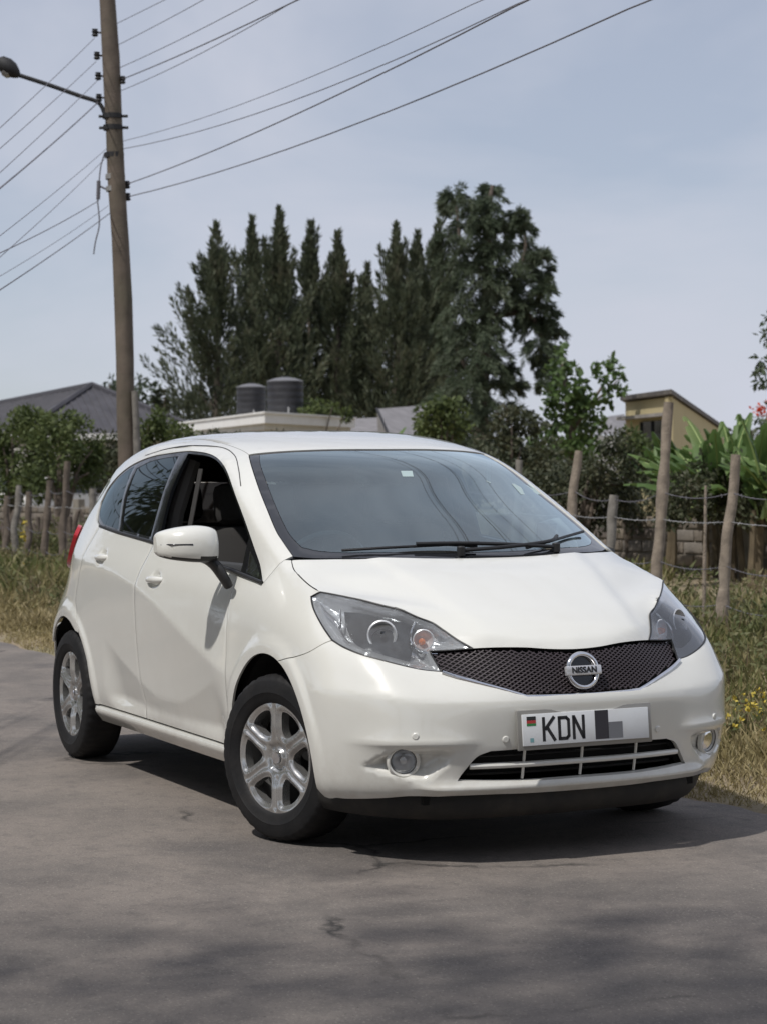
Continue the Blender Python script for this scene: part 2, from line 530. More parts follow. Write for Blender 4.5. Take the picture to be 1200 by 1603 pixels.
def inset(poly, g):
    n = len(poly); P = [Vector(p) for p in poly]
    A = sum(P[i].x*P[(i+1) % n].y-P[(i+1) % n].x*P[i].y for i in range(n))
    sg = 1 if A > 0 else -1; out = []
    for i in range(n):
        a = (P[i]-P[i-1]); b = (P[(i+1) % n]-P[i])
        if a.length < 1e-9 or b.length < 1e-9: out.append(tuple(P[i])); continue
        a.normalize(); b.normalize()
        na = Vector((-a.y, a.x))*sg; nb = Vector((-b.y, b.x))*sg
        m = na+nb
        m = m/max(.5, m.length_squared/2) if m.length > .2 else na
        out.append((P[i].x+m.x*g, P[i].y+m.y*g))
    return out


def ss(a, b, x):
    t = np.clip((x-a)/(b-a), 0, 1); return t*t*(3-2*t)


CREASE = np.array([(-3.1, .985), (-2.6, .99), (-2.3, .975), (-2.0, .950), (-1.75, .922), (-1.5, .882), (-1.24, .822), (-1.0, .752), (-.81, .697), (-.60, .640), (-.45, .600), (-.2, .545)])
BUMP = np.array([(0., .560), (.2, .561), (.40, .563), (.58, .570), (.70, .583), (.76, .594), (.80, .600), (.85, .604)])   # |y| -> z
FOGPOLY = [(.745, .345), (.70, .385), (.64, .412), (.52, .415), (.47, .40), (.50, .35), (.56, .300), (.62, .302), (.70, .325)]   # (|y|, z)
FOGC = Vector((.712, .628, .364))


def ULINE(ax): return .415+.32*np.clip(np.abs(ax+1.16)-.12, 0, .7)**1.25


def features(X, x_side=True):
    """displacement along the outward normal for an array of points (creases, flares, recesses)"""
    ax, ay, az = X[:, 0], np.abs(X[:, 1]), X[:, 2]
    d = np.zeros(len(X))
    side = ss(.70, .76, ay)
    # diagonal crease over the doors
    zc = np.interp(ax, CREASE[:, 0], CREASE[:, 1]); t = az-zc
    amp = ss(-.18, -.55, ax)*ss(-3.0, -2.35, ax)
    d += side*amp*.024*(np.exp(-(np.sqrt(t*t+4e-5)-.0063)/np.where(t > 0, .16, .20))-.15)
    # lower door hollow
    zl = ULINE(ax)
    amp2 = ss(-.42, -.60, ax)*ss(-2.05, -1.80, ax)
    d += -side*amp2*ss(.30, .37, az)*.14*np.maximum(0, zl-az)*(az < .75)
    # wheel arch flares
    for cx in (.01, -2.6):
        r_ = np.hypot(ax-cx, az-.31)
        d += side*.010*(1-ss(.425, .455, r_))*(az > .12)
    # front bumper: upper face over an undercut
    fr = ss(.30, .62, ax)
    zb = np.interp(ay, BUMP[:, 0], BUMP[:, 1]); t = az-zb
    d += fr*.022*(np.exp(-(np.sqrt(t*t+4e-5)-.0063)/np.where(t > 0, .10, .12))-.2)
    # ledge over the fog lamp and the pocket round it
    yz = np.stack([ay, az], 1)
    ins = pin(yz, FOGPOLY); ds = seg_dist(yz, FOGPOLY)
    sd = np.where(ins, ds, -ds)
    d += fr*(ax > .35)*(-.046*ss(-.002, .036, sd))
    led = ss(.36, .50, ay)*ss(.80, .66, ay)
    d += fr*led*.017*np.exp(-np.abs(az-.430)/np.where(az > .430, .035, .022))
    # chin: the body tucks in under the lip, lip ledge below the lower grille
    lipz = .287; lw = ss(.62, .50, ay)
    d += fr*lw*.026*np.exp(-np.abs(az-(lipz-.010))/np.where(az > lipz-.010, .014, .035))
    # bonnet: raised centre with soft ridges running back
    top = ss(.74, .80, az)*(ax > -.12)*(az < 1.08)
    yr = .30+.20*(.75-ax)
    d += top*(-.0)*ax
    d += top*.007*ss(yr+.04, yr-.02, ay)*ss(.80, .70, ax)*ss(-.05, .08, ax+0*ay)
    return d


def panel(name, outline, prj, m, parent, holes=(), st=.02, off=0.0, gap=.0016, rim=.010, feat=True, roll=.0012, disp=None, lines=(), vdir=None):
    """one sheet-metal piece: outline (3D, on the body) filled with vertices that lie on the body surface"""
    o2 = [prj.to(snap(p)) for p in outline]
    cl = [o2[0]]
    for p in o2[1:]:
        if math.hypot(p[0]-cl[-1][0], p[1]-cl[-1][1]) > 1e-4: cl.append(p)
    o2 = inset(cl, gap) if gap else cl
    hs = []
    for h in holes:
        h2 = [prj.to(snap(p)) for p in h]
        hs.append(inset(h2, -gap) if gap else h2)
    xs = [p[0] for p in o2]; ys = [p[1] for p in o2]
    gx = np.arange(min(xs)+st*.4, max(xs), st); gy = np.arange(min(ys)+st*.4, max(ys), st)
    GG = np.array([(a, b) for a in gx for b in gy]) if len(gx) and len(gy) else np.zeros((0, 2))
    if len(GG):
        k = pin(GG, o2) & (seg_dist(GG, o2) > st*.45)
        for h in hs: k &= ~pin(GG, h) & (seg_dist(GG, h) > st*.45)
        GG = GG[k]
    l2 = []
    for ln in lines:      # feature lines the mesh must follow
        p2 = np.array([prj.to(snap(p)) for p in ln])
        kk = pin(p2, o2) & (seg_dist(p2, o2) > st*.3)
        for h in hs: kk &= ~pin(p2, h) & (seg_dist(p2, h) > st*.3)
        run = []
        for p, q_ in zip(p2, kk):
            if q_: run.append(tuple(p))
            elif run: l2.append(run); run = []
        if run: l2.append(run)
        if len(GG): GG = GG[seg_dist(GG, [tuple(p) for p in p2], False) > st*.4]
    vs = [Vector(p) for p in o2]; es = [(i, (i+1) % len(o2)) for i in range(len(o2))]
    for run in l2:
        b0 = len(vs); vs += [Vector(p) for p in run]; es += [(b0+i, b0+i+1) for i in range(len(run)-1)]
    for h in hs:
        b0 = len(vs); vs += [Vector(p) for p in h]; es += [(b0+i, b0+(i+1) % len(h)) for i in range(len(h))]
    vs += [Vector(p) for p in GG]
    rv, re, rf, *_ = delaunay_2d_cdt(vs, es, [], 0, 1e-6)
    V2 = np.array([(p.x, p.y) for p in rv])
    cen = np.array([V2[list(f)].mean(0) for f in rf])
    k = pin(cen, o2)
    for h in hs: k &= ~pin(cen, h)
    tris = [tuple(f) for f, kk in zip(rf, k) if kk]
    P3 = []; N3 = []
    lastp = None
    for p in V2:
        h = prj.hit(p[0], p[1])
        if h[0] is None:
            h = (lastp[0], lastp[1]) if lastp is not None else (Vector((0, 0, 0)), Vector((0, 0, 1)))
        n_ = h[1].normalized()
        if n_.dot(h[0]-Vector((h[0].x*.6-.4, 0, .6))) < 0: n_ = -n_
        P3.append(h[0]); N3.append(n_); lastp = (h[0], n_)
    X = np.array([tuple(p) for p in P3]); N = np.array([tuple(p) for p in N3])
    d = np.full(len(X), float(off))
    if feat: d += features(X)
    if disp is not None: d += disp(X)
    X = X+(N if vdir is None else -np.array(vdir)[None])*d[:, None]
    # orientation
    fs = []
    for f in tris:
        a, b, c = X[f[0]], X[f[1]], X[f[2]]
        if np.cross(b-a, c-a)@(N[f[0]]+N[f[1]]+N[f[2]]) < 0: f = (f[0], f[2], f[1])
        fs.append(f)
    # rim
    cnt = {}
    for f in fs:
        for i in range(3):
            e = (f[i], f[(i+1) % 3]); cnt[e] = cnt.get(e, 0)+1
    bd = [e for e in cnt if (e[1], e[0]) not in cnt]
    V = [tuple(v) for v in X]; new = {}
    if rim:
        for e in bd:
            for i in e:
                if i not in new:
                    new[i] = len(V); V.append(tuple(X[i]-N[i]*rim))
        for a, b in bd: fs.append((b, a, new[a], new[b]))
        for i in new: V[i] = tuple(X[i]-N[i]*roll)
    o = mesh_obj(name, V, fs, m, parent, True)
    if rim:
        me = o.data
        bs = set(tuple(sorted(e)) for e in bd)
        sh = [tuple(sorted(e.vertices)) in bs for e in me.edges]
        at_ = me.attributes.new('sharp_edge', 'BOOLEAN', 'EDGE'); at_.data.foreach_set('value', sh)
    return o


def bp(px, py):
    """point of the body that the photograph shows at a place (right side), given on the left side"""
    h = BODY.ray_cast(CAM, ray(px, py).normalized()); return (h[0].x, -h[0].y, h[0].z)


def mir(pts): return [(p[0], -p[1], p[2]) for p in pts]


def mirror_obj(o, parent=None, name=None):
    """the same part on the other side of the car"""
    me = o.data.copy()
    co = np.empty(len(me.vertices)*3); me.vertices.foreach_get('co', co); co = co.reshape(-1, 3); co[:, 1] *= -1
    me.vertices.foreach_set('co', co.ravel()); me.flip_normals(); me.update()
    c = o.copy(); c.data = me; col.objects.link(c)
    if name: c.name = name
    c.parent = parent if parent is not None else o.parent
    return c


car = empty('car', (0, 0, 0))
tag(car, 'pearl white five door hatchback parked at the road edge with its front wheels turned', 'car')

S_ = Par((0, -1, 0))                 # built on the +y side, mirrored
TOP = Par((0, 0, -1))
OBL = Par((0, -.80, -.60))
CYL = Cyl(-.1)

# ---- shared seam curves (3D, +y side)
arcF = [(.01+.385*math.cos(R(a)), .84, .31+.385*math.sin(R(a))) for a in range(200, -34, -6)]
arcR = [(-2.6+.375*math.cos(R(a)), .84, .31+.375*math.sin(R(a))) for a in range(200, -34, -6)]
def farc(a0, a1, cx=.01, r_=.385, n=10): return [(cx+r_*math.cos(R(a0+(a1-a0)*k/n)), .84, .31+r_*math.sin(R(a0+(a1-a0)*k/n))) for k in range(n+1)]
A_BUMP = 70                          # angle on the front arch where the bumper seam starts
hl_rear = bp(487, 934)
P_hb = (.239, .730, .932)
hl_top = [(.712, .360, .745), (.661, .394, .770), (.607, .429, .808), (.578, .449, .830), (.548, .486, .854), (.500, .535, .875), (.440, .585, .892), (.365, .638, .908), (.301, .684, .922), P_hb, hl_rear]
bon_side = [P_hb, bp(487, 918), bp(473, 906), bp(461, 892), bp(457, 880), (-.095, .700, 1.038)]
ws_low = [(.125, 0, 1.038), (.108, .23, 1.040), (.045, .46, 1.044), (-.04, .61, 1.047), (-.117, .686, 1.050)]
ws_side = [(-.117, .686, 1.050), (-.232, .681, 1.105), (-.313, .675, 1.144), (-.464, .650, 1.222), (-.62, .622, 1.303), (-.784, .586, 1.385), (-.88, .560, 1.430), (-.914, .548, 1.442)]
ws_top = [(-.914, .549, 1.442), (-.865, .42, 1.449), (-.82, .25, 1.457), (-.79, 0, 1.462)]
roof_side = [(-.914, .549, 1.442), (-1.02, .548, 1.465), (-1.4, .555, 1.512), (-1.92, .555, 1.516), (-2.27, .545, 1.496), (-2.56, .525, 1.448), (-2.74, .500, 1.408)]
roof_rear = [(-2.74, .500, 1.408), (-2.78, .34, 1.468), (-2.79, 0, 1.478)]
# window openings (x, z) on the side
belt = [(-.185, .945), (-.45, .975), (-.75, 1.005), (-1.10, 1.040), (-1.42, 1.066), (-1.95, 1.100), (-2.24, 1.122)]
wtop = [(-2.24, 1.122), (-2.375, 1.160), (-2.435, 1.230), (-2.390, 1.318), (-2.20, 1.398), (-1.92, 1.442), (-1.64, 1.458), (-1.36, 1.462), (-1.12, 1.442), (-.93, 1.392), (-.74, 1.300), (-.52, 1.172), (-.33, 1.045), (-.185, .945)]


def sd(x, z):
    h = BODY.ray_cast(Vector((x, 3, z)), Vector((0, -1, 0)))
    return h[0].copy() if h[0] is not None else Vector((x, .7, z))


def side(l): return [sd(*p) for p in l]


dlo = loop(side(belt), side(wtop[:3]), side(wtop[2:-1])+[sd(-.185, .945)], st=.02)
A_BUMP = 72
P_lampseam = bp(520, 1002)
hl_lowF = [hl_rear, bp(490, 950), bp(497, 966), bp(508, 985), P_lampseam]
hl_lowB = [P_lampseam, bp(540, 1014), bp(570, 1026), bp(610, 1037), bp(655, 1048), (.703, .478, .661)]
sBF = [farc(A_BUMP, A_BUMP, n=1)[0], bp(480, 1022), P_lampseam]
seamAD = side([(-.41, .300), (-.415, .45), (-.40, .62), (-.415, .80), (-.43, .973)])
seamDD = side([(-1.50, .300), (-1.51, .60), (-1.49, .85), (-1.44, 1.000), (-1.42, 1.066)])
seamRQ = side([(-2.345, .622), (-2.42, .76), (-2.36, .90), (-2.29, 1.02), (-2.24, 1.122)])
P_ap = (-.125, .715, 1.035)
P_sail = sd(-.185, .945)
rar = farc(28, 50, cx=-2.6, r_=.400, n=5)          # rear door follows the rear arch
rb0 = sd(rar[0][0], rar[0][2])
dedge = [(-2.74, .500, 1.408), (-2.84, .545, 1.335), (-2.93, .60, 1.17), (-3.01, .64, 1.01), (-3.06, .68, .86), (-3.09, .69, .64)]

CRL = [sd(x, np.interp(x, CREASE[:, 0], CREASE[:, 1])) for x in np.arange(-.30, -2.95, -.02)]
UL = [sd(x, float(ULINE(np.array([x]))[0])) for x in np.arange(-.55, -2.0, -.02)]
# ---- front wing
o_wing = loop(farc(A_BUMP, 192, n=18), side([(-.375, .235), (-.375, .295), (-.41, .300)]), seamAD, side([(-.43, .973), (-.185, .945)]),
              [P_sail, P_ap], [P_ap, bon_side[-1]], bon_side[::-1], [bon_side[0], hl_rear], hl_lowF, sBF[::-1])
wing_d = Par((0, -.86, -.50))
panel('front_wing', o_wing, wing_d, MT['paint'], car)

# ---- doors


def handle_cup(cx, cz):
    def f(X):
        r_ = np.hypot((X[:, 0]-cx)/.062, (X[:, 2]-cz)/.036)
        return -.017*(1-ss(.45, 1.0, r_))
    return f


def add_handle(door, cx, cz):
    p0 = sd(cx, cz); b = MB()
    pts = []
    for k in range(9):
        t = -1+2*k/8
        x = cx+.085*t; y = sd(x, cz).y+.022*(1-abs(t)**3)+.002
        pts.append((x, y, cz+.002*t))
    b.tube(pts, [.010, .014, .015, .015, .015, .015, .015, .014, .010], n=10)
    for i in range(len(b.v)):
        v = b.v[i]; b.v[i] = (v[0], v[1], cz+(v[2]-cz)*1.0)
    return b.build('handle', MT['paint'], door, sharp=60)


o_fd = loop(seamAD, side(belt[1:5]+[(-1.42, 1.066)])[0:1] and side([(-.43, .973), (-.75, 1.005), (-1.10, 1.040), (-1.42, 1.066)]), seamDD[::-1], side([(-1.50, .300), (-.95, .300), (-.41, .300)]))
fd = panel('front_door', o_fd, S_, MT['paint'], car, st=.014, gap=.0022, lines=[CRL, UL], disp=handle_cup(-1.26, .915))
add_handle(fd, -1.262, .917)
o_rd = loop(seamDD, side([(-1.42, 1.066), (-1.95, 1.100), (-2.24, 1.122)]), seamRQ[::-1],
            [seamRQ[0]]+[tuple(sd(p[0], p[2])) for p in rar[::-1]], [rb0, sd(-2.20, .300)], side([(-2.20, .300), (-1.50, .300)]))
rd = panel('rear_door', o_rd, S_, MT['paint'], car, st=.014, gap=.0022, lines=[CRL, UL], disp=handle_cup(-2.02, .985))
add_handle(rd, -2.022, .987)

# ---- sill
o_sill = loop(side([(-.375, .295), (-1.3, .295), (-2.21, .295)]), side([(-2.21, .295), (-2.225, .215)]), side([(-2.225, .215), (-1.3, .215), (-.375, .215)]), side([(-.375, .215), (-.375, .295)]))
panel('sill', o_sill, S_, MT['paint'], car, st=.015, feat=False, off=.001, rim=.03,
      disp=lambda X: .013*ss(.215, .275, X[:, 2])*ss(.2955, .287, X[:, 2]))

# ---- body side: A pillar, roof rail, rear pillar and rear quarter in one pressing
o_frame = loop([P_ap, ws_side[0]], ws_side, roof_side, dedge, [dedge[-1], (-2.97, .77, .63), (-2.955, .79, .60)],
               [(-2.955, .80, .60)]+farc(36, 36, cx=-2.6, r_=.001, n=1)[:0]+[tuple(sd(-2.6+.375*math.cos(R(a)), .31+.375*math.sin(R(a)))) for a in (142, 125, 108, 91, 74, 58)],
               [sd(-2.6+.375*math.cos(R(58)), .31+.375*math.sin(R(58))), seamRQ[0]], seamRQ, side(wtop[:3]), side(wtop[2:-1])+[P_sail], [P_sail, P_ap])
OBL2 = Par((0, -.80, -.60))
frame_o = panel('body_side', o_frame, OBL2, MT['paint'], car, st=.02, gap=.0012)
# drip channel over the doors
dr = [sd(x, z) for x, z in ((-1.98, 1.452), (-1.70, 1.478), (-1.40, 1.487), (-1.15, 1.475), (-.97, 1.440), (-.83, 1.385), (-.70, 1.312))]
b = MB(); b.tube([Vector(p)+Vector((0, .0005, 0)) for p in dens(crom(dr), .03)], .0022, n=6)
b.build('drip_channel', MT['black_plastic'], car)

# ---- side windows
def inwin(l): return loop(side(l), st=.02)
w_front = loop(side([(-.432, .985), (-.75, 1.016), (-1.10, 1.050), (-1.39, 1.074)]), side([(-1.39, 1.074), (-1.40, 1.25), (-1.41, 1.454)]),
               side([(-1.41, 1.454), (-1.13, 1.435), (-.937, 1.384), (-.745, 1.291), (-.575, 1.194), (-.447, 1.112)]), side([(-.447, 1.112), (-.432, .985)]), st=.02)
w_sail = loop(side([(-.225, .957), (-.385, .985)]), side([(-.385, .985), (-.41, 1.066)]), side([(-.41, 1.066), (-.33, 1.018), (-.225, .957)]), st=.015)
w_rear = loop(side([(-1.505, 1.094), (-1.70, 1.105), (-1.915, 1.116)]), side([(-1.915, 1.116), (-1.985, 1.25), (-2.035, 1.395)]), side([(-2.035, 1.395), (-1.88, 1.424), (-1.70, 1.438), (-1.515, 1.444)]), side([(-1.515, 1.444), (-1.50, 1.27), (-1.505, 1.094)]), st=.02)
w_quar = loop(side([(-1.975, 1.118), (-2.225, 1.137)]), side([(-2.225, 1.137), (-2.350, 1.175), (-2.408, 1.232), (-2.365, 1.312), (-2.20, 1.380), (-2.095, 1.403)]), side([(-2.095, 1.403), (-2.045, 1.25), (-1.975, 1.118)]), st=.02)
wf = panel('window_surround', dlo, S_, MT['gloss_black'], car, holes=[w_front, w_sail, w_rear, w_quar], feat=False, off=-.004, gap=.001, rim=.015)
panel('quarter_window', w_quar, S_, MT['privacy'], car, feat=False, off=-.006, gap=-.001, rim=0)
panel('rear_door_window', w_rear, S_, MT['privacy'], car, feat=False, off=-.007, gap=-.001, rim=0)
panel('small_front_window', w_sail, S_, MT['windscreen'], car, feat=False, off=-.007, gap=-.001, rim=0)
b = MB()
b.tube([Vector(p)+Vector((0, .004, .004)) for p in dens(crom(side(belt)), .04)], .0075, n=8)
b.build('belt_moulding', MT['black_plastic'], car)

# ---- mirrored copies of everything made so far
for o in [c for c in car.children]:
    m2 = mirror_obj(o)
    for ch in o.children: mirror_obj(ch, m2)

# ---- bonnet, roof, windscreen
bs = [Vector(p) for p in bon_side]
ncorner = Vector((.27, .685, .932))
bon_front = [(.712, .360, .745), (.770, .20, .742), (.805, .10, .741), (.818, 0, .740)]
bon_lamp = hl_top[:-1][::-1]
bon_rear = [(-.095, .700, 1.038), (-.02, .60, 1.036), (.065, .44, 1.033), (.128, .23, 1.028), (.146, 0, 1.026)]
def both(seg): return [p for p in seg]
o_bon = loop(bon_lamp, bon_front+mir(bon_front[:-1][::-1]), mir(bon_lamp[::-1]), mir(bon_side), mir(bon_rear)+bon_rear[:-1][::-1], bon_side[::-1])
BON = Par((-.5, 0, -.866))
panel('bonnet', o_bon, BON, MT['paint'], car, st=.02, rim=.003)
o_roof = loop(ws_top[::1]+mir(ws_top[:-1][::-1]), mir(roof_side), mir(roof_rear)+roof_rear[:-1][::-1], roof_side[::-1])
panel('roof', o_roof, TOP, MT['paint'], car, st=.03, feat=False)
o_ws = loop(ws_low[::-1]+mir(ws_low[1:]), mir(ws_side), mir(ws_top)+ws_top[:-1][::-1], ws_side[::-1])
wi_low = [(.085, 0, 1.06), (.068, .23, 1.062), (.0, .46, 1.068), (-.075, .580, 1.075), (-.15, .635, 1.085)]
wi_side = [(-.15, .635, 1.085), (-.24, .640, 1.122), (-.33, .632, 1.165), (-.47, .610, 1.236), (-.62, .582, 1.314), (-.78, .548, 1.392), (-.875, .515, 1.438)]
wi_top = [(-.875, .515, 1.438), (-.84, .40, 1.446), (-.80, .25, 1.452), (-.77, 0, 1.456)]
o_wi = loop(wi_low[::-1]+mir(wi_low[1:]), mir(wi_side), mir(wi_top)+wi_top[:-1][::-1], wi_side[::-1])
WSP = Par((-.6, 0, -.8))
ws = panel('windscreen', o_wi, WSP, MT['windscreen'], car, feat=False, off=-.004, gap=-.0005, rim=0, st=.03)
panel('windscreen_border', o_ws, WSP, MT['frit'], car, holes=[o_wi], feat=False, off=-.004, gap=.002, rim=.006, st=.02)

# ---- front bumper
gr_low = [(.703, .478, .661), (.735, .41, .632), (.842, .225, .586), (.856, 0, .583)]
gr_low_c = [(.842, .225, .586), (.851, .12, .584), (.856, 0, .583)]
lgo = [(.80, 0, .412), (.80, .20, .410), (.789, .345, .404), (.789, .392, .385), (.775, .425, .345), (.765, .452, .306)]
lgo_b = [(.765, .452, .306), (.80, .30, .299), (.82, 0, .297)]
o_low = loop(lgo[:3][::1] and [lgo[0], lgo[1], lgo[2]], [lgo[2], lgo[3], lgo[4], lgo[5]], lgo_b+mir(lgo_b[:-1][::-1]), mir([lgo[5], lgo[4], lgo[3], lgo[2]]), mir([lgo[2], lgo[1]])+[lgo[0]])
fogc = [(0, 0)]
def circ_on(c, r_, n=28, dy=0):
    """circle on the bumper in its tangent plane"""
    s0, n0, *_ = BODY.find_nearest(Vector(c)); n0 = n0 if n0.x > 0 else -n0
    a = n0.cross(Vector((0, 0, 1))).normalized(); bb = a.cross(n0).normalized()
    return [s0+(a*math.cos(2*math.pi*k/n)+bb*math.sin(2*math.pi*k/n))*r_ for k in range(n)], s0, n0
fog_ring, fog_p, fog_n = circ_on((.705, .628, .364), .052)
arc_b = [farc(A_BUMP, A_BUMP, n=1)[0]]+farc(A_BUMP, -12, n=14)[1:]
bsb = [arc_b[-1], (.40, .79, .212)]
bbot = [(.40, .79, .212), (.50, .742, .216), (.62, .672, .228), (.70, .60, .238), (.755, .50, .245), (.80, .36, .243), (.815, .20, .242), (.82, 0, .242)]
up_edge = [gr_low[0], gr_low[1], gr_low[2]]
o_bump = loop(gr_low_c+mir(gr_low_c[:-1][::-1]), mir([gr_low[2], gr_low[1], gr_low[0]]), mir(hl_lowB[::-1]), mir(sBF[::-1]), mir(arc_b), mir(bsb),
              mir(bbot)+bbot[:-1][::-1], bsb[::-1], arc_b[::-1], sBF, hl_lowB, [gr_low[0], gr_low[1], gr_low[2]], st=.02)
def bline(ys, zf):
    o_ = []
    for y in ys:
        z = zf(abs(y)); h = BODY.ray_cast(Vector((3, y, z)), Vector((-1, 0, 0)))
        if h[0] is not None and h[0].x > .2: o_.append(h[0])
    return o_
BL = [bline(np.linspace(-.835, .835, 140), lambda y: float(np.interp(y, BUMP[:, 0], BUMP[:, 1]))),
      bline(np.linspace(-.80, -.40, 36), lambda y: .430), bline(np.linspace(.40, .80, 36), lambda y: .430), bline(np.linspace(-.60, .60, 90), lambda y: .277)]
for sg_ in (1, -1):
    fl_ = dens([(0, sg_*a, b_) for a, b_ in FOGPOLY], .012, True); o_ = []
    for p in fl_:
        h = BODY.ray_cast(Vector((3, p.y, p.z)), Vector((-1, 0, 0)))
        if h[0] is not None: o_.append(h[0])
    BL.append(o_)
bmp = panel('front_bumper', o_bump, CYL, MT['paint'], car, holes=[o_low, fog_ring, mir(fog_ring)], st=.0125, rim=.02, lines=BL)
# black valance under it
bv = dens(crom([(.30, .79, 0), (.42, .765, 0), (.55, .705, 0), (.68, .60, 0), (.765, .45, 0), (.805, .25, 0), (.815, 0, 0)]), .04)
bv = [Vector(p) for p in bv]+[Vector((p.x, -p.y, 0)) for p in reversed(bv[:-1])]
vv = []; ff = []
prof = [(.040, .262), (.030, .240), (.026, .215), (.034, .185), (.060, .155), (.13, .142), (.35, .140)]
for p in bv:
    c = Vector((-.1, 0, 0)); dn = (p-c); dn.z = 0; dn.normalize()
    for o_, z in prof: vv.append((p.x-dn.x*o_, p.y-dn.y*o_, z))
n_ = len(prof)
for i in range(len(bv)-1):
    for k in range(n_-1): ff.append((i*n_+k, i*n_+k+1, (i+1)*n_+k+1, (i+1)*n_+k))
mesh_obj('front_valance', vv, ff, MT['valance'], car, True)

# ---- upper grille
gr_top = [(.712, .360, .745), (.770, .20, .739), (.805, .10, .737), (.818, 0, .736)]
o_gr = loop(gr_top+mir(gr_top[:-1][::-1]), mir([(.712, .360, .745), (.685, .43, .745), (.654, .498, .742)]), mir([(.654, .498, .742), (.703, .478, .661)]),
            mir(gr_low[:3]), mir(gr_low_c)+gr_low_c[:-1][::-1], gr_low[:3][::-1], [(.703, .478, .661), (.654, .498, .742)], [(.654, .498, .742), (.685, .43, .745), (.712, .360, .745)], st=.02)
FRP = Par((-1, 0, -.12))
grl = panel('upper_grille', o_gr, FRP, MT['void'], car, feat=False, off=-.022, gap=.001, rim=0, st=.03)
# diamond lattice over it
gp = [FRP.to(snap(p)) for p in o_gr]; gp = inset(gp, .003)
lat = MB()
for sgn in (1, -1):
    u0 = -.9
    while u0 < .9:
        pts = []
        for k in range(60):
            t = -.16+.32*k/59
            pts.append((u0+sgn*t*1.75, None, t))
        zc = FRP.to(Vector((.8, 0, .66)))[1]
        P2 = np.array([(p[0], zc+p[2]) for p in pts]); ins = pin(P2, gp)
        run = []
        def flush(run):
            if len(run) < 3: return
            q3 = []
            for (a, b_) in run:
                h = FRP.hit(a, b_)
                if h[0] is None: continue
                q3.append(h[0]-h[1].normalized()*(1 if h[1].x > 0 else -1)*.010)
            if len(q3) > 2: lat.tube(q3[::2]+([q3[-1]] if len(q3) % 2 == 0 else []), .0032, n=4)
        for p, k in zip(P2, ins):
            if k: run.append(tuple(p))
            else: flush(run); run = []
        flush(run)
        u0 += .0245
lo = lat.build('grille_lattice', MT['grille'], grl, smooth=False)
lo['kind'] = 'stuff'
# bright V strip under the grille
b = MB()
vs_ = [(.703, .478, .655), (.735, .41, .624), (.842, .225, .578)]
cc = dens(crom(vs_), .02)+dens(crom([(.842, .225, .578), (.851, .12, .576), (.856, 0, .575)]), .02)[1:]
cc = [snap(p) for p in cc]
cc = [Vector(p)+Vector((.007, 0, .004)) for p in cc]
b.tube(cc+[Vector((p.x, -p.y, p.z)) for p in reversed(cc[:-1])], .0065, n=8)
b.build('grille_trim', MT['chrome'], car)

# ---- lower grille
lg = panel('lower_grille', o_low, CYL, MT['void'], car, feat=False, off=-.07, gap=-.01, rim=0, st=.04)
def on_b(y, z, off=0.0):
    th = math.atan2(y, .9); s0 = BODY.ray_cast(Vector((3, y, z)), Vector((-1, 0, 0)))
    return s0[0]+Vector((off, 0, 0))
b = MB(); b.tube([on_b(y, .347, -.012) for y in np.linspace(-.418, .418, 25)], .0105, n=8); b.build('crossbar', MT['paint'], lg)
for y in (-.225, 0.0, .225):
    b = MB(); b.tube([on_b(y, z, -.016) for z in np.linspace(.297, .412, 6)], .0055, n=6); b.build('upright', MT['paint'], lg)
for z in (.315, .378):
    b = MB(); b.tube([on_b(y, z, -.045) for y in np.linspace(-.41, .41, 25)], .004, n=6); b.build('fine_bar', MT['black_plastic'], lg)

# ---- headlamps
o_hl = loop(hl_top, hl_lowF, hl_lowB, [(.703, .478, .661), (.654, .498, .742)], [(.654, .498, .742), (.685, .43, .745), (.712, .360, .745)], st=.012)
HLP = Par((-.62, -.68, -.38))
hp2 = [HLP.to(snap(p)) for p in o_hl]


def edge_depth(prj, poly, depth, w):
    def f(X):
        P = np.array([prj.to(Vector(x)) for x in X])
        return -depth*ss(.0, w, seg_dist(P, poly))
    return f


def on_px(px, py, dep=0.0):
    """point on the car's surface seen at a place in the photograph (for the right-hand side), pushed in by dep"""
    v = ray(px, py).normalized()
    h = BODY.ray_cast(CAM, v)
    p = h[0]; n = h[1] if h[1].dot(v) < 0 else -h[1]
    return p-n*dep, n


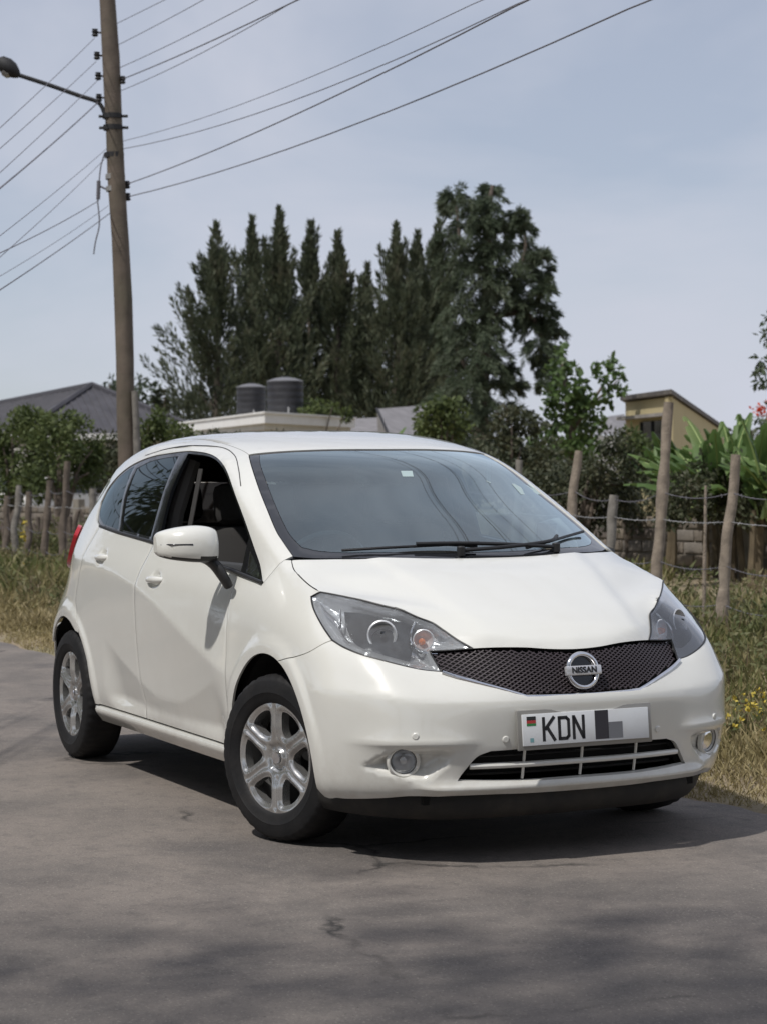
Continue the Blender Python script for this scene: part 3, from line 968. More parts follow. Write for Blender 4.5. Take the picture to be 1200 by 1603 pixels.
for sy in (1, -1):
    hl = empty('headlight'); hl.parent = car; 
    oo = o_hl if sy == 1 else o_hl
    lens = panel('lens', o_hl, HLP, MT['lens'], hl, feat=False, off=-.001, gap=.003, rim=0, st=.02)
    bowl = panel('housing', o_hl, HLP, MT['lamp_inner'], hl, feat=False, off=-.004, gap=.0015, rim=0, st=.012, disp=edge_depth(HLP, hp2, .060, .055), vdir=tuple(HLP.d))
    seal = [snap(p) for p in o_hl]
    b = MB(); b.tube([p for p in seal]+[seal[0]], .0032, n=6, cap=False); sl = b.build('seal', MT['black_plastic'], hl)
    parts = [lens, bowl, sl]
    # inside pieces, placed on the right-hand lamp as the photograph shows it and mirrored for the left
    def inpt(px, py, dep):
        p, n = on_px(px, py, dep); return Vector((p.x, -p.y, p.z)), Vector((n.x, -n.y, n.z))
    # dark surround with round main reflector
    mk = [(533, 953), (560, 955), (600, 962), (634, 972), (646, 984), (640, 1004), (634, 1030), (604, 1029), (570, 1014), (548, 1000), (536, 975)]
    mko = loop([inpt(x, y, 0)[0] for x, y in mk+[mk[0]]], st=.012)
    parts.append(panel('dark_mask', mko, HLP, MT['lamp_dark'], hl, feat=False, off=-.034, gap=0, rim=.01, st=.012, vdir=tuple(HLP.d)))
    def bowlpart(px, py, r_, dep, mat, nm, depth=.03, dirv=(1, .15, .0)):
        c, n = inpt(px, py, dep)
        ax = Vector(dirv).normalized()
        Mx = Matrix.Translation(c) @ ax.to_track_quat('Z', 'Y').to_matrix().to_4x4()
        b = MB(); b.lathe([(r_*1.12, .004), (r_, .006), (r_*.93, 0), (r_*.8, -depth*.5), (r_*.45, -depth*.9), (.001, -depth)], 28, Mx)
        return b.build(nm, mat, hl)
    parts.append(bowlpart(597, 988, .047, .020, MT['silver_bowl'], 'main_reflector', .04, (1, .55, .2)))
    parts.append(bowlpart(663, 996, .034, .022, MT['silver_bowl'], 'turn_reflector', .02, (1, .5, .2)))
    c, n = inpt(661, 997, .028); b = MB(); b.lathe([(.001, .016), (.009, .013), (.013, 0), (.012, -.02)], 14, Matrix.Translation(c) @ Vector((1, .3, .1)).to_track_quat('Z', 'Y').to_matrix().to_4x4()); parts.append(b.build('turn_bulb', MT['amber'], hl))
    c, n = inpt(597, 988, .016); b = MB(); b.lathe([(.001, .02), (.011, .016), (.014, 0), (.014, -.03)], 14, Matrix.Translation(c) @ Vector((1, .15, 0)).to_track_quat('Z', 'Y').to_matrix().to_4x4()); parts.append(b.build('main_bulb', MT['lamp_dark'], hl))
    b = MB(); b.tube([inpt(x, y, .012)[0] for x, y in ((498, 942), (508, 956), (520, 966), (528, 978), (536, 995), (546, 1006))], [.003, .006, .007, .006, .005, .003], n=8); parts.append(b.build('chrome_fin', MT['chrome'], hl))
    b = MB(); b.tube(crom([inpt(x, y, .014)[0] for x, y in ((650, 972), (643, 986), (643, 1000), (652, 1012), (668, 1019), (684, 1020))], 5), .0045, n=8); parts.append(b.build('chrome_arc', MT['chrome'], hl))
    b = MB(); b.tube([inpt(x, y, .016)[0] for x, y in ((531, 950), (531, 978))], .003, n=6); parts.append(b.build('divider', MT['chrome'], hl))
    if sy == -1:
        for p in parts: 
            nm_ = p.name.split('.')[0]; mirror_obj(p, hl, nm_); bpy.data.objects.remove(p)
# ---- fog lamps and parking sensors
for sy in (1, -1):
    q_ = Vector((fog_p.x, sy*fog_p.y, fog_p.z)); n0 = Vector((fog_n.x, sy*fog_n.y, fog_n.z))
    axv = (n0+Vector((.6, 0, 0))).normalized()
    Mx = Matrix.Translation(q_-n0*.026) @ axv.to_track_quat('Z', 'Y').to_matrix().to_4x4()
    fl = empty('fog_lamp'); fl.parent = car
    MB().lathe([(.060, -.006), (.057, .006), (.050, .010), (.045, .006), (.043, -.008)], 32, Mx).build('bezel', MT['paint'], fl)
    MB().lathe([(.0445, .0035), (.0435, -.006), (.040, -.006)], 32, Mx).build('ring_gap', MT['black_plastic'], fl)
    MB().lathe([(.042, -.004), (.034, -.020), (.018, -.03), (.001, -.032)], 32, Mx).build('reflector', MT['reflector'], fl)
    MB().lathe([(.001, .004), (.02, .003), (.036, -.001), (.042, -.005)], 32, Mx).build('glass', MT['lens'], fl)
    MB().lathe([(.001, -.008), (.012, -.010), (.013, -.022)], 16, Mx).build('bulb_shield', MT['reflector'], fl)


def stud(y, z, r_, nm, m, h=.004):
    s0 = on_b(y, z); d_ = features(np.array([tuple(s0)]))[0]
    hh = BODY.find_nearest(s0); n0 = hh[1] if hh[1].x > 0 else -hh[1]
    Mx = Matrix.Translation(s0+n0*(d_)) @ n0.to_track_quat('Z', 'Y').to_matrix().to_4x4()
    return MB().lathe([(r_*1.15, -.002), (r_*1.1, .0012), (r_, .0015), (r_*.98, h*.6), (r_*.8, h), (.001, h)], 20, Mx).build(nm, m, car)


for y, z in ((-.305, .440), (.305, .440), (-.60, .458), (.60, .458)): stud(y, z, .0115, 'parking_sensor', MT['paint'])

# ---- rear: tailgate, rear window, bumper, lamps
RC = Cyl(-2.35)
def rr(pts): return pts
tg_top = [(-2.74, .500, 1.408), (-2.85, .40, 1.43), (-2.96, .22, 1.43), (-2.985, 0, 1.435)]
spo_low = [(-2.84, .545, 1.335), (-3.0, .42, 1.345), (-3.03, .22, 1.345), (-3.05, 0, 1.345)]
o_spo = loop(roof_rear, mir(roof_rear[:-1][::-1])[0:], mir([(-2.74, .500, 1.408), (-2.84, .545, 1.335)]), mir(spo_low)+spo_low[:-1][::-1], [(-2.84, .545, 1.335), (-2.74, .500, 1.408)])
UPB = Par((.6, 0, -.8))
panel('roof_spoiler', o_spo, UPB, MT['paint'], car, feat=False, off=.006, st=.03, rim=.02)
rw = [(-3.04, .60, 1.03), (-2.96, .56, 1.17), (-2.90, .53, 1.33)]
rw_b = [(-3.04, .60, 1.03), (-3.12, .42, .99), (-3.18, .2, .98), (-3.19, 0, .98)]
rw_t = [(-2.90, .53, 1.33), (-3.0, .42, 1.325), (-3.03, .22, 1.325), (-3.05, 0, 1.325)]
BK = Par((1, 0, 0))
o_rw = loop(rw_t+mir(rw_t[:-1][::-1]), mir(rw[::-1]), mir(rw_b)+rw_b[:-1][::-1], rw)
panel('rear_window', o_rw, BK, MT['privacy'], car, feat=False, off=-.004, gap=.003, rim=0, st=.04)
tgl = [(-3.06, .655, .97), (-3.14, .64, .80), (-3.19, .60, .62)]
tgb = [(-3.19, .60, .62), (-3.26, .35, .60), (-3.29, 0, .60)]
o_tg = loop(tgb[::1]+mir(tgb[:-1][::-1]), mir(tgl[::-1]), mir([(-3.06, .655, .97), (-3.04, .60, 1.03)]), mir(rw_b)+rw_b[:-1][::-1], [(-3.04, .60, 1.03), (-3.06, .655, .97)], tgl)
tg = panel('tailgate', o_tg, BK, MT['paint'], car, feat=False, st=.03)
MB().bbox((-3.305, 0, .74), (.012, .53, .115), .003).build('rear_plate', pmat('yellow rear plate', (.75, .55, .06), rough=.4), tg)
rb_top = [(-2.955, .80, .60), (-3.08, .70, .62), (-3.19, .60, .62)]
rb_arc = [sd(-2.6+.375*math.cos(R(a)), .31+.375*math.sin(R(a))) for a in (142, 158, 174, 190)]
o_rb = loop(rb_top+tgb[1:]+mir(tgb[1:-1][::-1])+mir(rb_top[::-1]), mir([rb_top[0]]+[tuple(p) for p in rb_arc]), mir([tuple(rb_arc[-1]), (-3.06, .70, .24), (-3.2, .45, .24), (-3.24, 0, .24)])+[(-3.2, .45, .24), (-3.06, .70, .24), tuple(rb_arc[-1])], [tuple(p) for p in rb_arc[::-1]]+[rb_top[0]])
RB = Cyl(-2.6)


class CylB(Cyl):
    def to(s, p): return (math.atan2(p.y, -(p.x-s.ax))*s.rs, p.z)
    def hit(s, u, v):
        th = u/s.rs; dd = Vector((math.cos(th), -math.sin(th), 0))
        return BODY.ray_cast(Vector((s.ax, 0, v))-dd*4, dd)


panel('rear_bumper', o_rb, CylB(-2.35), MT['paint'], car, feat=False, st=.03, rim=.008)
for sy in (1, -1):
    tl_o = loop([(-2.79, .70, 1.06), (-2.84, .715, .98), (-2.93, .71, .92), (-3.06, .66, .88)], [(-3.06, .66, .88), (-3.12, .60, .93), (-3.06, .60, 1.02)], [(-3.06, .60, 1.02), (-2.96, .62, 1.08), (-2.86, .66, 1.11)], [(-2.86, .66, 1.11), (-2.79, .70, 1.06)])
    if sy == -1: tl_o = mir(tl_o)
    panel('tail_lamp', tl_o, CylB(-2.35), MT['red_lens'], car, feat=False, off=.034, st=.02, rim=.02)

# ---- inner shell (lining of body, dark), with openings
cen = np.array([SV[list(f)].mean(0) for f in SF])
ay = np.abs(cen[:, 1])
P_xz = [(p[0], p[2]) for p in dlo]
keep = ~(pin(cen[:, [0, 2]], P_xz) & (ay > .55))
keep &= ~(pin(cen[:, [0, 2]], inset(P_xz, -.02)) & (ay > .58) & (cen[:, 2] > .95))
wsxy = [(p.x, p.y) for p in [snap(p) for p in o_ws]]
keep &= ~(pin(cen[:, :2], wsxy) & (cen[:, 2] > 1.0))
keep &= ~((cen[:, 0] < -2.93) & (cen[:, 2] > 1.02) & (cen[:, 2] < 1.34) & (ay < .58))
for cx in (.01, -2.6):
    keep &= ~((np.hypot(cen[:, 0]-cx, cen[:, 2]-.31) < .41) & (ay > .45))
hlyz = [HLP.to(p) for p in [snap(p) for p in o_hl]]
c_hl = np.array([HLP.to(Vector((c[0], abs(c[1]), c[2]))) for c in cen])
keep &= ~(pin(c_hl, inset(hlyz, -.02)) & (cen[:, 0] > .1))
c_f = cen[:, [1, 2]]
keep &= ~(pin(c_f, [(p.y, p.z) for p in o_gr]) & (cen[:, 0] > .5))
keep &= ~(pin(c_f, inset([(p.y, p.z) for p in o_low], -.02)) & (cen[:, 0] > .5))
keep &= ~((np.hypot(ay-fog_p.y, cen[:, 2]-fog_p.z) < .085) & (cen[:, 0] > .5))
me0 = bpy.data.meshes.new('t'); me0.from_pydata([tuple(v) for v in SV], [], SF); me0.update()
bmt = bmesh.new(); bmt.from_mesh(me0); bmesh.ops.recalc_face_normals(bmt, faces=bmt.faces[:]); bmt.to_mesh(me0); bmt.free(); me0.update()
vn = np.empty(len(SV)*3); me0.vertices.foreach_get('normal', vn); vn = vn.reshape(-1, 3)
sgn_ = np.sign(np.mean(np.sum(vn*(SV-np.array([-1.2, 0, .7])), 1)))
bpy.data.meshes.remove(me0)
IV = SV-vn*sgn_*.030
# push the lining further in where the creases and pockets are
IV[:, 0] -= (SV[:, 0] > .35)*.020
IV[:, 1] *= np.where(SV[:, 2] < .9, .95, 1)
sf2 = [f for f, k in zip(SF, keep) if k]
used = sorted({i for f in sf2 for i in f}); mp_ = {u: i for i, u in enumerate(used)}
lining = mesh_obj('lining', IV[used], [tuple(mp_[i] for i in f) for f in sf2], MT['inner'], car, True)

# ---- underbody, wheel houses
b = MB()
b.box((-1.3, 0, .235), (4.0, 1.10, .05)); b.box((-1.30, 0, .24), (1.62, 1.50, .04))
b.box((.20, 0, .52), (.62, .8, .5)); b.box((-2.85, 0, .33), (.55, 1.2, .16))
b.build('underbody', MT['void'], car, smooth=False)
for cx in (.01, -2.6):
    for sy in (1, -1):
        b = MB(); prof = []
        n = 22; vs = []; fs = []
        for k in range(n+1):
            a = R(-4+188*k/n)
            r_ = .395
            for yy in (min(.805, sd(cx+.38*math.cos(a), max(.24, .31+.38*math.sin(a))).y-.014), .55): vs.append((cx+r_*math.cos(a), sy*yy, .31+r_*math.sin(a)))
        for k in range(n): fs.append((2*k, 2*k+1, 2*k+3, 2*k+2))
        vs.append((cx, sy*.55, .31)); c_ = len(vs)-1
        for k in range(n): fs.append((2*k+1, c_, 2*k+3))
        mesh_obj('wheel_house', vs, fs, MT['void'], car, True, sharp=40)

# ---- wheels


def wheel(steer, cx, sy, wy):
    root = empty('wheel'); root.parent = car
    root.location = (cx, sy*wy, .311)
    # local frame: axis z_local points outwards
    base = Matrix.Rotation(steer, 4, 'Z') @ Vector((0, sy, 0)).to_track_quat('Z', 'Y').to_matrix().to_4x4()
    # tyre
    pr = [(.198, -.085), (.208, -.088), (.225, -.094), (.255, -.097), (.285, -.092), (.300, -.080), (.3085, -.066), (.311, -.03), (.3115, 0), (.311, .03), (.3085, .066), (.300, .080), (.291, .0885), (.285, .091), (.262, .0965), (.240, .096), (.225, .093), (.212, .087), (.205, .083), (.200, .076)]
    pr[4:4] = [(.268, -.0985), (.272, -.096)]
    pr = pr[:-5]+[(.247, .0975), (.243, .0985), (.240, .0965)]+pr[-4:]
    nseg = 176
    tb = MB().lathe(pr, nseg, base)
    npr = len(pr)
    for i_, (r_, h_) in enumerate(pr):
        if r_ > .286:
            for k_ in range(nseg):
                if k_ % 4 == 3 or (abs(h_) > .05 and k_ % 4 == 0 and r_ > .298):
                    v = Vector(tb.v[i_*nseg+k_]); hh = base @ Vector((0, 0, h_)); tb.v[i_*nseg+k_] = tuple(hh+(v-hh)*(.990 if abs(h_) > .05 else .990))
    tyre = tb.build('tyre', MT['tyre'], root, sharp=28)
    # tread blocks: shallow grooves as geometry
    tr = MB()
    for h in (-.036, 0, .036):
        tr.lathe([(.3118, h-.003), (.3122, h), (.3118, h+.003)], 72, base)
    # rim barrel
    rim = MB().lathe([(.203, .080), (.206, .078), (.2035, .070), (.192, .060), (.188, -.02), (.185, -.08)], 64, base).build('rim', MT['silver'], root)
    # brake and dark back
    MB().lathe([(.186, -.02), (.09, -.025), (.001, -.02)], 40, base).build('brake_disc', MT['void'], root)
    # cover with six openings
    ns = 6
    outl = [(.2035*math.cos(2*math.pi*k/96), .2035*math.sin(2*math.pi*k/96)) for k in range(96)]
    holes = []
    for s_ in range(ns):
        a0 = 2*math.pi*(s_+.5)/ns+math.pi/2
        hp = []
        ctrl = [(.176, -.31), (.181, -.18), (.182, 0), (.181, .18), (.176, .31), (.160, .325), (.128, .275), (.102, .19), (.091, .08), (.088, 0), (.091, -.08), (.102, -.19), (.128, -.275), (.160, -.325)]
        c3 = crom([(r_*math.cos(a0+t), r_*math.sin(a0+t), 0) for r_, t in ctrl+[ctrl[0]]], 4)[:-1]
        holes.append([(p.x, p.y) for p in c3])
    st = .0055
    g = np.arange(-.2, .2, st); GG = np.array([(a, b) for a in g for b in g])
    k = (np.hypot(GG[:, 0], GG[:, 1]) < .2)
    for h in holes: k &= ~pin(GG, h) & (seg_dist(GG, h) > st*.4)
    GG = GG[k]
    vs = [Vector(p) for p in outl]; es = [(i, (i+1) % 96) for i in range(96)]
    for h in holes:
        b0 = len(vs); vs += [Vector(p) for p in h]; es += [(b0+i, b0+(i+1) % len(h)) for i in range(len(h))]
    vs += [Vector(p) for p in GG]
    rv, re, rf, *_ = delaunay_2d_cdt(vs, es, [], 0, 1e-7)
    V2 = np.array([tuple(p) for p in rv]); cc_ = np.array([V2[list(f)].mean(0) for f in rf])
    kk = np.hypot(cc_[:, 0], cc_[:, 1]) < .2036
    for h in holes: kk &= ~pin(cc_, h)
    tr_ = [tuple(f) for f, q in zip(rf, kk) if q]
    rad = np.hypot(V2[:, 0], V2[:, 1]); th = np.arctan2(V2[:, 1], V2[:, 0])
    dh = np.full(len(V2), 1.0)
    for h in holes: dh = np.minimum(dh, seg_dist(V2, h))
    # height field: dished, spoke with a centre groove, raised edges by the openings, hub cap
    ta = np.abs(((th-math.pi/2+math.pi/ns) % (2*math.pi/ns))-math.pi/ns)     # 0 on spoke axis
    wd = ta*rad
    H = .058+.026*ss(.02, .12, rad)-.004*ss(.185, .2035, rad)
    grv = -.009*(1-ss(.002, .016, wd))*ss(.060, .085, rad)*ss(.200, .185, rad)
    rid = -.013*(1-ss(0, .020, dh))
    hub = .010*(1-ss(.030, .034, rad))-.006*ss(.034, .040, rad)*(1-ss(.046, .055, rad))
    nut = 0
    for q in range(4):
        a = R(45+90*q); nut = nut-.006*(1-ss(.006, .009, np.hypot(V2[:, 0]-.052*math.cos(a), V2[:, 1]-.052*math.sin(a))))
    H = H+grv+rid+hub+nut
    V3 = [base @ Vector((V2[i, 0], V2[i, 1], H[i])) for i in range(len(V2))]
    fs = []
    for f in tr_:
        a, b_, c_ = V2[f[0]], V2[f[1]], V2[f[2]]
        if (b_[0]-a[0])*(c_[1]-a[1])-(b_[1]-a[1])*(c_[0]-a[0]) < 0: f = (f[0], f[2], f[1])
        fs.append(f)
    cnt = {}
    for f in fs:
        for i in range(3): cnt[(f[i], f[(i+1) % 3])] = 1
    bd = [e for e in cnt if (e[1], e[0]) not in cnt]
    ax = base.to_3x3() @ Vector((0, 0, 1)); new = {}
    for e in bd:
        for i in e:
            if i not in new: new[i] = len(V3); V3.append(V3[i]-ax*(.035 if rad[i] < .2 else .01))
    for a, b_ in bd: fs.append((b_, a, new[a], new[b_]))
    mesh_obj('wheel_cover', [tuple(v) for v in V3], fs, MT['silver'], root, True, sharp=50)
    MB().lathe([(.021, .072), (.020, .0755), (.001, .0765)], 24, base @ Matrix.Translation((0, 0, .0005))).build('centre_badge', MT['chrome'], root)
    b = MB(); pv = base @ Vector((.15, .07, .05)); b.tube([pv, pv+ax*.03], .004, n=6); b.build('valve', MT['chrome'], root)
    return root


STEER = .308
wheel(STEER, 0, -1, .748); wheel(STEER, 0, 1, .748)
wheel(0, -2.6, -1, .738); wheel(0, -2.6, 1, .738)

# ---- door mirrors


def side_mirror(sy):
    root = empty('wing_mirror'); root.parent = car
    secs = []   # (y, x centre, z top, z bottom, x half depth)
    data = [(.868, -.455, 1.130, 1.030, .030), (.875, -.455, 1.146, 1.024, .050), (.905, -.450, 1.158, 1.020, .066), (.955, -.455, 1.163, 1.020, .074), (1.01, -.470, 1.158, 1.026, .074), (1.055, -.490, 1.148, 1.034, .064), (1.085, -.510, 1.136, 1.046, .046), (1.095, -.520, 1.122, 1.060, .026)]
    N = 28; vs = []; fs = []
    def ring(y, xc, zt, zb, hx):
        o_ = []
        zc = (zt+zb)/2; hz = (zt-zb)/2
        for k in range(N):
            a = 2*math.pi*k/N
            c_, s_ = math.cos(a), math.sin(a)
            e = .62
            x = xc+hx*math.copysign(abs(c_)**e, c_); z = zc+hz*math.copysign(abs(s_)**e, s_)
            if c_ < 0: x = xc+hx*.55*math.copysign(abs(c_)**.4, c_)
            z -= .022*(c_ > 0)*(abs(c_)**1.5)*(1 if s_ > 0 else .2)
            o_.append((x, sy*y, z))
        return o_
    P0 = crom([(d[0], d[1], d[2]) for d in data], 4)
    Q0 = crom([(d[0], d[3], d[4]) for d in data], 4)
    rs = [ring(p.x, p.y, p.z, q_.y, max(.004, q_.z)) for p, q_ in zip(P0, Q0)]
    for r_ in rs: vs += r_
    for i in range(len(rs)-1):
        for k in range(N):
            a = i*N+k; b_ = i*N+(k+1) % N
            fs.append((a, b_, b_+N, a+N) if sy > 0 else (a, a+N, b_+N, b_))
    fs.append(tuple(range(N))); fs.append(tuple((len(rs)-1)*N+k for k in range(N)))
    # split painted cap / black lower
    cap = []; low = []
    for f in fs:
        cz = sum(vs[i][2] for i in f)/len(f); cx_ = sum(vs[i][0] for i in f)/len(f); cy_ = abs(sum(vs[i][1] for i in f)/len(f))
        zlim = 1.040+.06*max(0, cy_-1.0)
        (low if (cz < zlim or cx_ < -.51-.3*max(0, cy_-.95)) else cap).append(f)
    mesh_obj('mirror_cap', vs, cap, MT['paint'], root, True, sharp=60)
    mesh_obj('mirror_base', vs, low, MT['black_plastic'], root, True, sharp=60)
    # indicator strip let into the cap
    b = MB(); pl_ = []
    for k in range(9):
        y = .985+.10*k/8
        j = min(range(len(P0)), key=lambda i_: abs(P0[i_].x-y)); p, q_ = P0[j], Q0[j]
        pl_.append((p.y+q_.z-.002-.006*(k == 8), sy*y, 1.0905))
    b.tube(pl_, .0035, n=6); b.build('indicator_strip', MT['gloss_black'], root)
    # glass, facing back
    b = MB(); b.bbox((-.530, sy*.975, 1.09), (.006, .17, .10), .002, rot=(0, 0, sy*.12)); b.build('mirror_glass', MT['chrome'], root)
    # stalk onto the door
    b = MB()
    st_ = [(-.45, .90, 1.030), (-.42, .878, 1.005), (-.395, .858, .965), (-.385, .836, .925)]
    c3 = crom([(p[0]-.015, sy*p[1], p[2]) for p in st_], 4); n = len(c3); vs = []; fs = []
    for i, p in enumerate(c3):
        t = i/(n-1); w = .050-.022*t; h = .020-.004*t
        for k in range(12):
            a = 2*math.pi*k/12
            vs.append((p.x+w*math.copysign(abs(math.cos(a))**.7, math.cos(a)), p.y+sy*h*math.sin(a)*.8, p.z-h*.6*math.sin(a)))
    for i in range(n-1):
        for k in range(12): fs.append((i*12+k, i*12+(k+1) % 12, (i+1)*12+(k+1) % 12, (i+1)*12+k))
    fs.append(tuple(range(12))); fs.append(tuple((n-1)*12+k for k in range(12)))
    mesh_obj('mirror_stalk', vs, fs, MT['black_plastic'], root, True, sharp=50)
    return root


side_mirror(-1)
fm = side_mirror(1)
for ch in fm.children:
    if not ch.name.startswith('mirror_stalk'):      # this one is folded in
        pv = Vector((-.44, .90, 0)); ch.matrix_local = Matrix.Translation((-.17, -.085, 0)) @ Matrix.Translation(pv) @ Matrix.Rotation(R(84), 4, 'Z') @ Matrix.Translation(-pv)

# ---- cowl and wipers
o_cowl = loop(bon_rear[::-1]+mir(bon_rear[:-1])[::-1][::-1] if False else [(.16, 0, 1.02), (.14, .25, 1.022), (.07, .46, 1.027), (-.02, .61, 1.032), (-.085, .70, 1.036)], [(-.085, .70, 1.036), (-.13, .684, 1.053)], [(-.13, .684, 1.053), (-.055, .60, 1.052), (.03, .46, 1.050), (.095, .23, 1.047), (.11, 0, 1.046)]+mir([(-.13, .684, 1.053), (-.055, .60, 1.052), (.03, .46, 1.050), (.095, .23, 1.047)])[::-1],
              mir([(-.13, .684, 1.053), (-.085, .70, 1.036)]), mir([(-.085, .70, 1.036), (-.02, .61, 1.032), (.07, .46, 1.027), (.14, .25, 1.022)])+[(.16, 0, 1.02)])
panel('cowl', o_cowl, TOP, MT['black_plastic'], car, feat=False, off=-.016, gap=0, rim=0, st=.03)


def wiper(blade, arm, nm='wiper'):
    root = empty(nm); root.parent = car
    def s(px, py, up):
        v = ray(px, py).normalized(); h = BODY.ray_cast(CAM, v)
        if h[0] is None: h = BODY.find_nearest(CAM+v*((Vector((.0, .6, 1.1))-CAM).dot(v)))
        n = h[1] if h[1].dot(v) < 0 else -h[1]
        return h[0]+n*up
    bl = [s(x, y, .012) for x, y in blade]
    MB().tube(dens(bl, .05), .006, n=6).build('blade', MT['black_plastic'], root)
    ar = [s(x, y, u) for x, y, u in arm]
    MB().tube(crom(ar, 5), [.0075]*len(crom(ar, 5)), n=8).build('arm', MT['black_plastic'], root)
    MB().lathe([(.016, -.02), (.016, .012), (.012, .016), (.001, .017)], 16, Matrix.Translation(ar[-1])).build('pivot', MT['black_plastic'], root)


wiper([(535, 866), (600, 862), (700, 857), (745, 860)], [(650, 858, .018), (720, 859, .024), (800, 861, .024), (868, 861, .014)])
wiper([(822, 862), (860, 851), (910, 836)], [(868, 846, .020), (855, 856, .024), (740, 863, .014)][0:2]+[(790, 864, .022), (720, 866, .012)])

# stickers and sensor behind the glass


def ws_patch(pts, m, nm, depth=.012):
    vs = []
    for x, y in pts:
        v = ray(x, y).normalized(); h = BODY.ray_cast(CAM, v)
        if h[0] is None: h = BODY.find_nearest(CAM+v*8.6)
        n = h[1] if h[1].dot(v) < 0 else -h[1]
        vs.append(h[0]-n*depth)
    o = mesh_obj(nm, vs, [tuple(range(len(vs)))], m, ws, False)
    return o


paper = pmat('sticker paper', (.40, .50, .50), rough=.5)
ws_patch([(627, 736), (645, 736), (647, 745), (630, 745)], paper, 'sticker', .003)
ws_patch([(800, 756), (829, 756), (846, 773), (815, 773)], paper, 'sticker', .003)
ws_patch([(762, 712), (776, 712), (782, 719), (768, 719)], paper, 'sticker', .003)

# ---- interior
b = MB()
vs = []; fs = []
for i, y in enumerate(np.linspace(-.68, .68, 21)):
    for x, z in ((.04-.28*abs(y)**2.2, .995), (-.12-.28*abs(y)**2.2, 1.035), (-.30, 1.03), (-.46, 1.0), (-.52, .93), (-.50, .75), (-.40, .55)):
        hump = .035*math.exp(-((y+.36)/.17)**2)*(x < -.25)
        vs.append((x, y, z+hump))
for i in range(20):
    for k in range(6): fs.append((i*7+k, i*7+k+1, (i+1)*7+k+1, (i+1)*7+k))
dashb = mesh_obj('dashboard', vs, fs, MT['dash'], car, True)
sw = empty('steering_wheel', (-.60, -.36, .955)); sw.parent = car
Mx = Matrix.Rotation(R(-62), 4, 'Y')
b = MB(); b.tube([Mx @ Vector((.185*math.cos(t), .185*math.sin(t), 0)) for t in np.linspace(0, 2*math.pi, 33)], .0145, n=8, cap=False); b.build('rim', pmat('worn grey wheel rim', (.10, .10, .10), rough=.35), sw)
b = MB(); b.bbox((0, 0, 0), (.10, .13, .05), .015)
for a in (0, 180, 270): b.bbox((.09*math.cos(R(a+90)), .09*math.sin(R(a+90)), 0), (.17 if a == 270 else .04, .04 if a == 270 else .17, .02), .006)
b2 = MB(); b2.add([Mx @ Vector(v) for v in b.v], b.f); b2.build('hub', MT['dash'], sw)


def seat(y, x, w=.50, nm='front_seat'):
    root = empty(nm, (x, y, .30)); root.parent = car
    MB().bbox((.02, 0, .22), (.50, w, .17), .06, rot=(0, R(-8), 0)).build('cushion', MT['seat'], root)
    MB().bbox((-.30, 0, .53), (.15, w*.92, .62), .06, rot=(0, R(-16), 0)).build('backrest', MT['seat'], root)
    for k in ((0,) if w < .7 else (-.38, 0, .38)):
        MB().bbox((-.42, k, .93), (.10, .27, .18), .04, rot=(0, R(-12), 0)).build('headrest', MT['seat'], root)
    return root


seat(-.36, -1.05); seat(.36, -1.05); seat(0, -1.90, 1.24, 'rear_seat')
rm = empty('inner_mirror', (-.82, 0, 1.345)); rm.parent = car
MB().bbox((0, 0, 0), (.03, .22, .065), .012).build('housing', MT['inner'], rm)
MB().tube([(0, 0, .03), (-.03, 0, .08)], .01).build('stem', MT['inner'], rm)
MB().bbox((.03, 0, .055), (.09, .11, .03), .01, rot=(0, R(-30), 0)).build('sensor_box', MT['inner'], rm)
for sy in (-1, 1):
    b = MB(); pb = [(-1.46, sy*.71, 1.0), (-1.465, sy*.67, 1.2), (-1.475, sy*.59, 1.42)]
    b.tube(dens(pb, .05), .035, n=8); b.build('pillar_trim', pmat('grey pillar trim', (.10, .095, .09), rough=.7), car)
    # seat belt
    b = MB(); b.box((-1.36, sy*.64, 1.18), (.05, .004, .42), rot=(R(-12)*sy*-1, 0, 0)); b.build('seat_belt', MT['seat'], car)
    b = MB(); b.bbox((-.95, sy*.745, .90), (1.0, .05, .22), .02); b.build('door_trim', MT['dash'], car)

# ---- number plate and badge
pl_c = Vector((.882, -.010, .471)); tilt = R(-5)
pw, ph = .505, .108
plate = empty('number_plate', pl_c); plate.parent = car; plate.rotation_euler = (0, tilt, 0)
b = MB(); b.bbox((-.004, 0, 0), (.012, .538, .138), .004); b.build('plate_frame', pmat('grey plate frame', (.30, .29, .27), rough=.35, metal=.3), plate)
PWm = pmat('white plate', (.72, .74, .76), rough=.35, dirt=(.5, .48, .44), dirt_amt=.25, dscale=12)
MB().bbox((.0045, 0, 0), (.006, pw, ph), .0015).build('plate_panel', PWm, plate)
ink = pmat('black print', (.012, .012, .014), rough=.45)
def quad(b, pts, x): b.add([(x, p[0], p[1]) for p in pts], [tuple(range(len(pts)))])
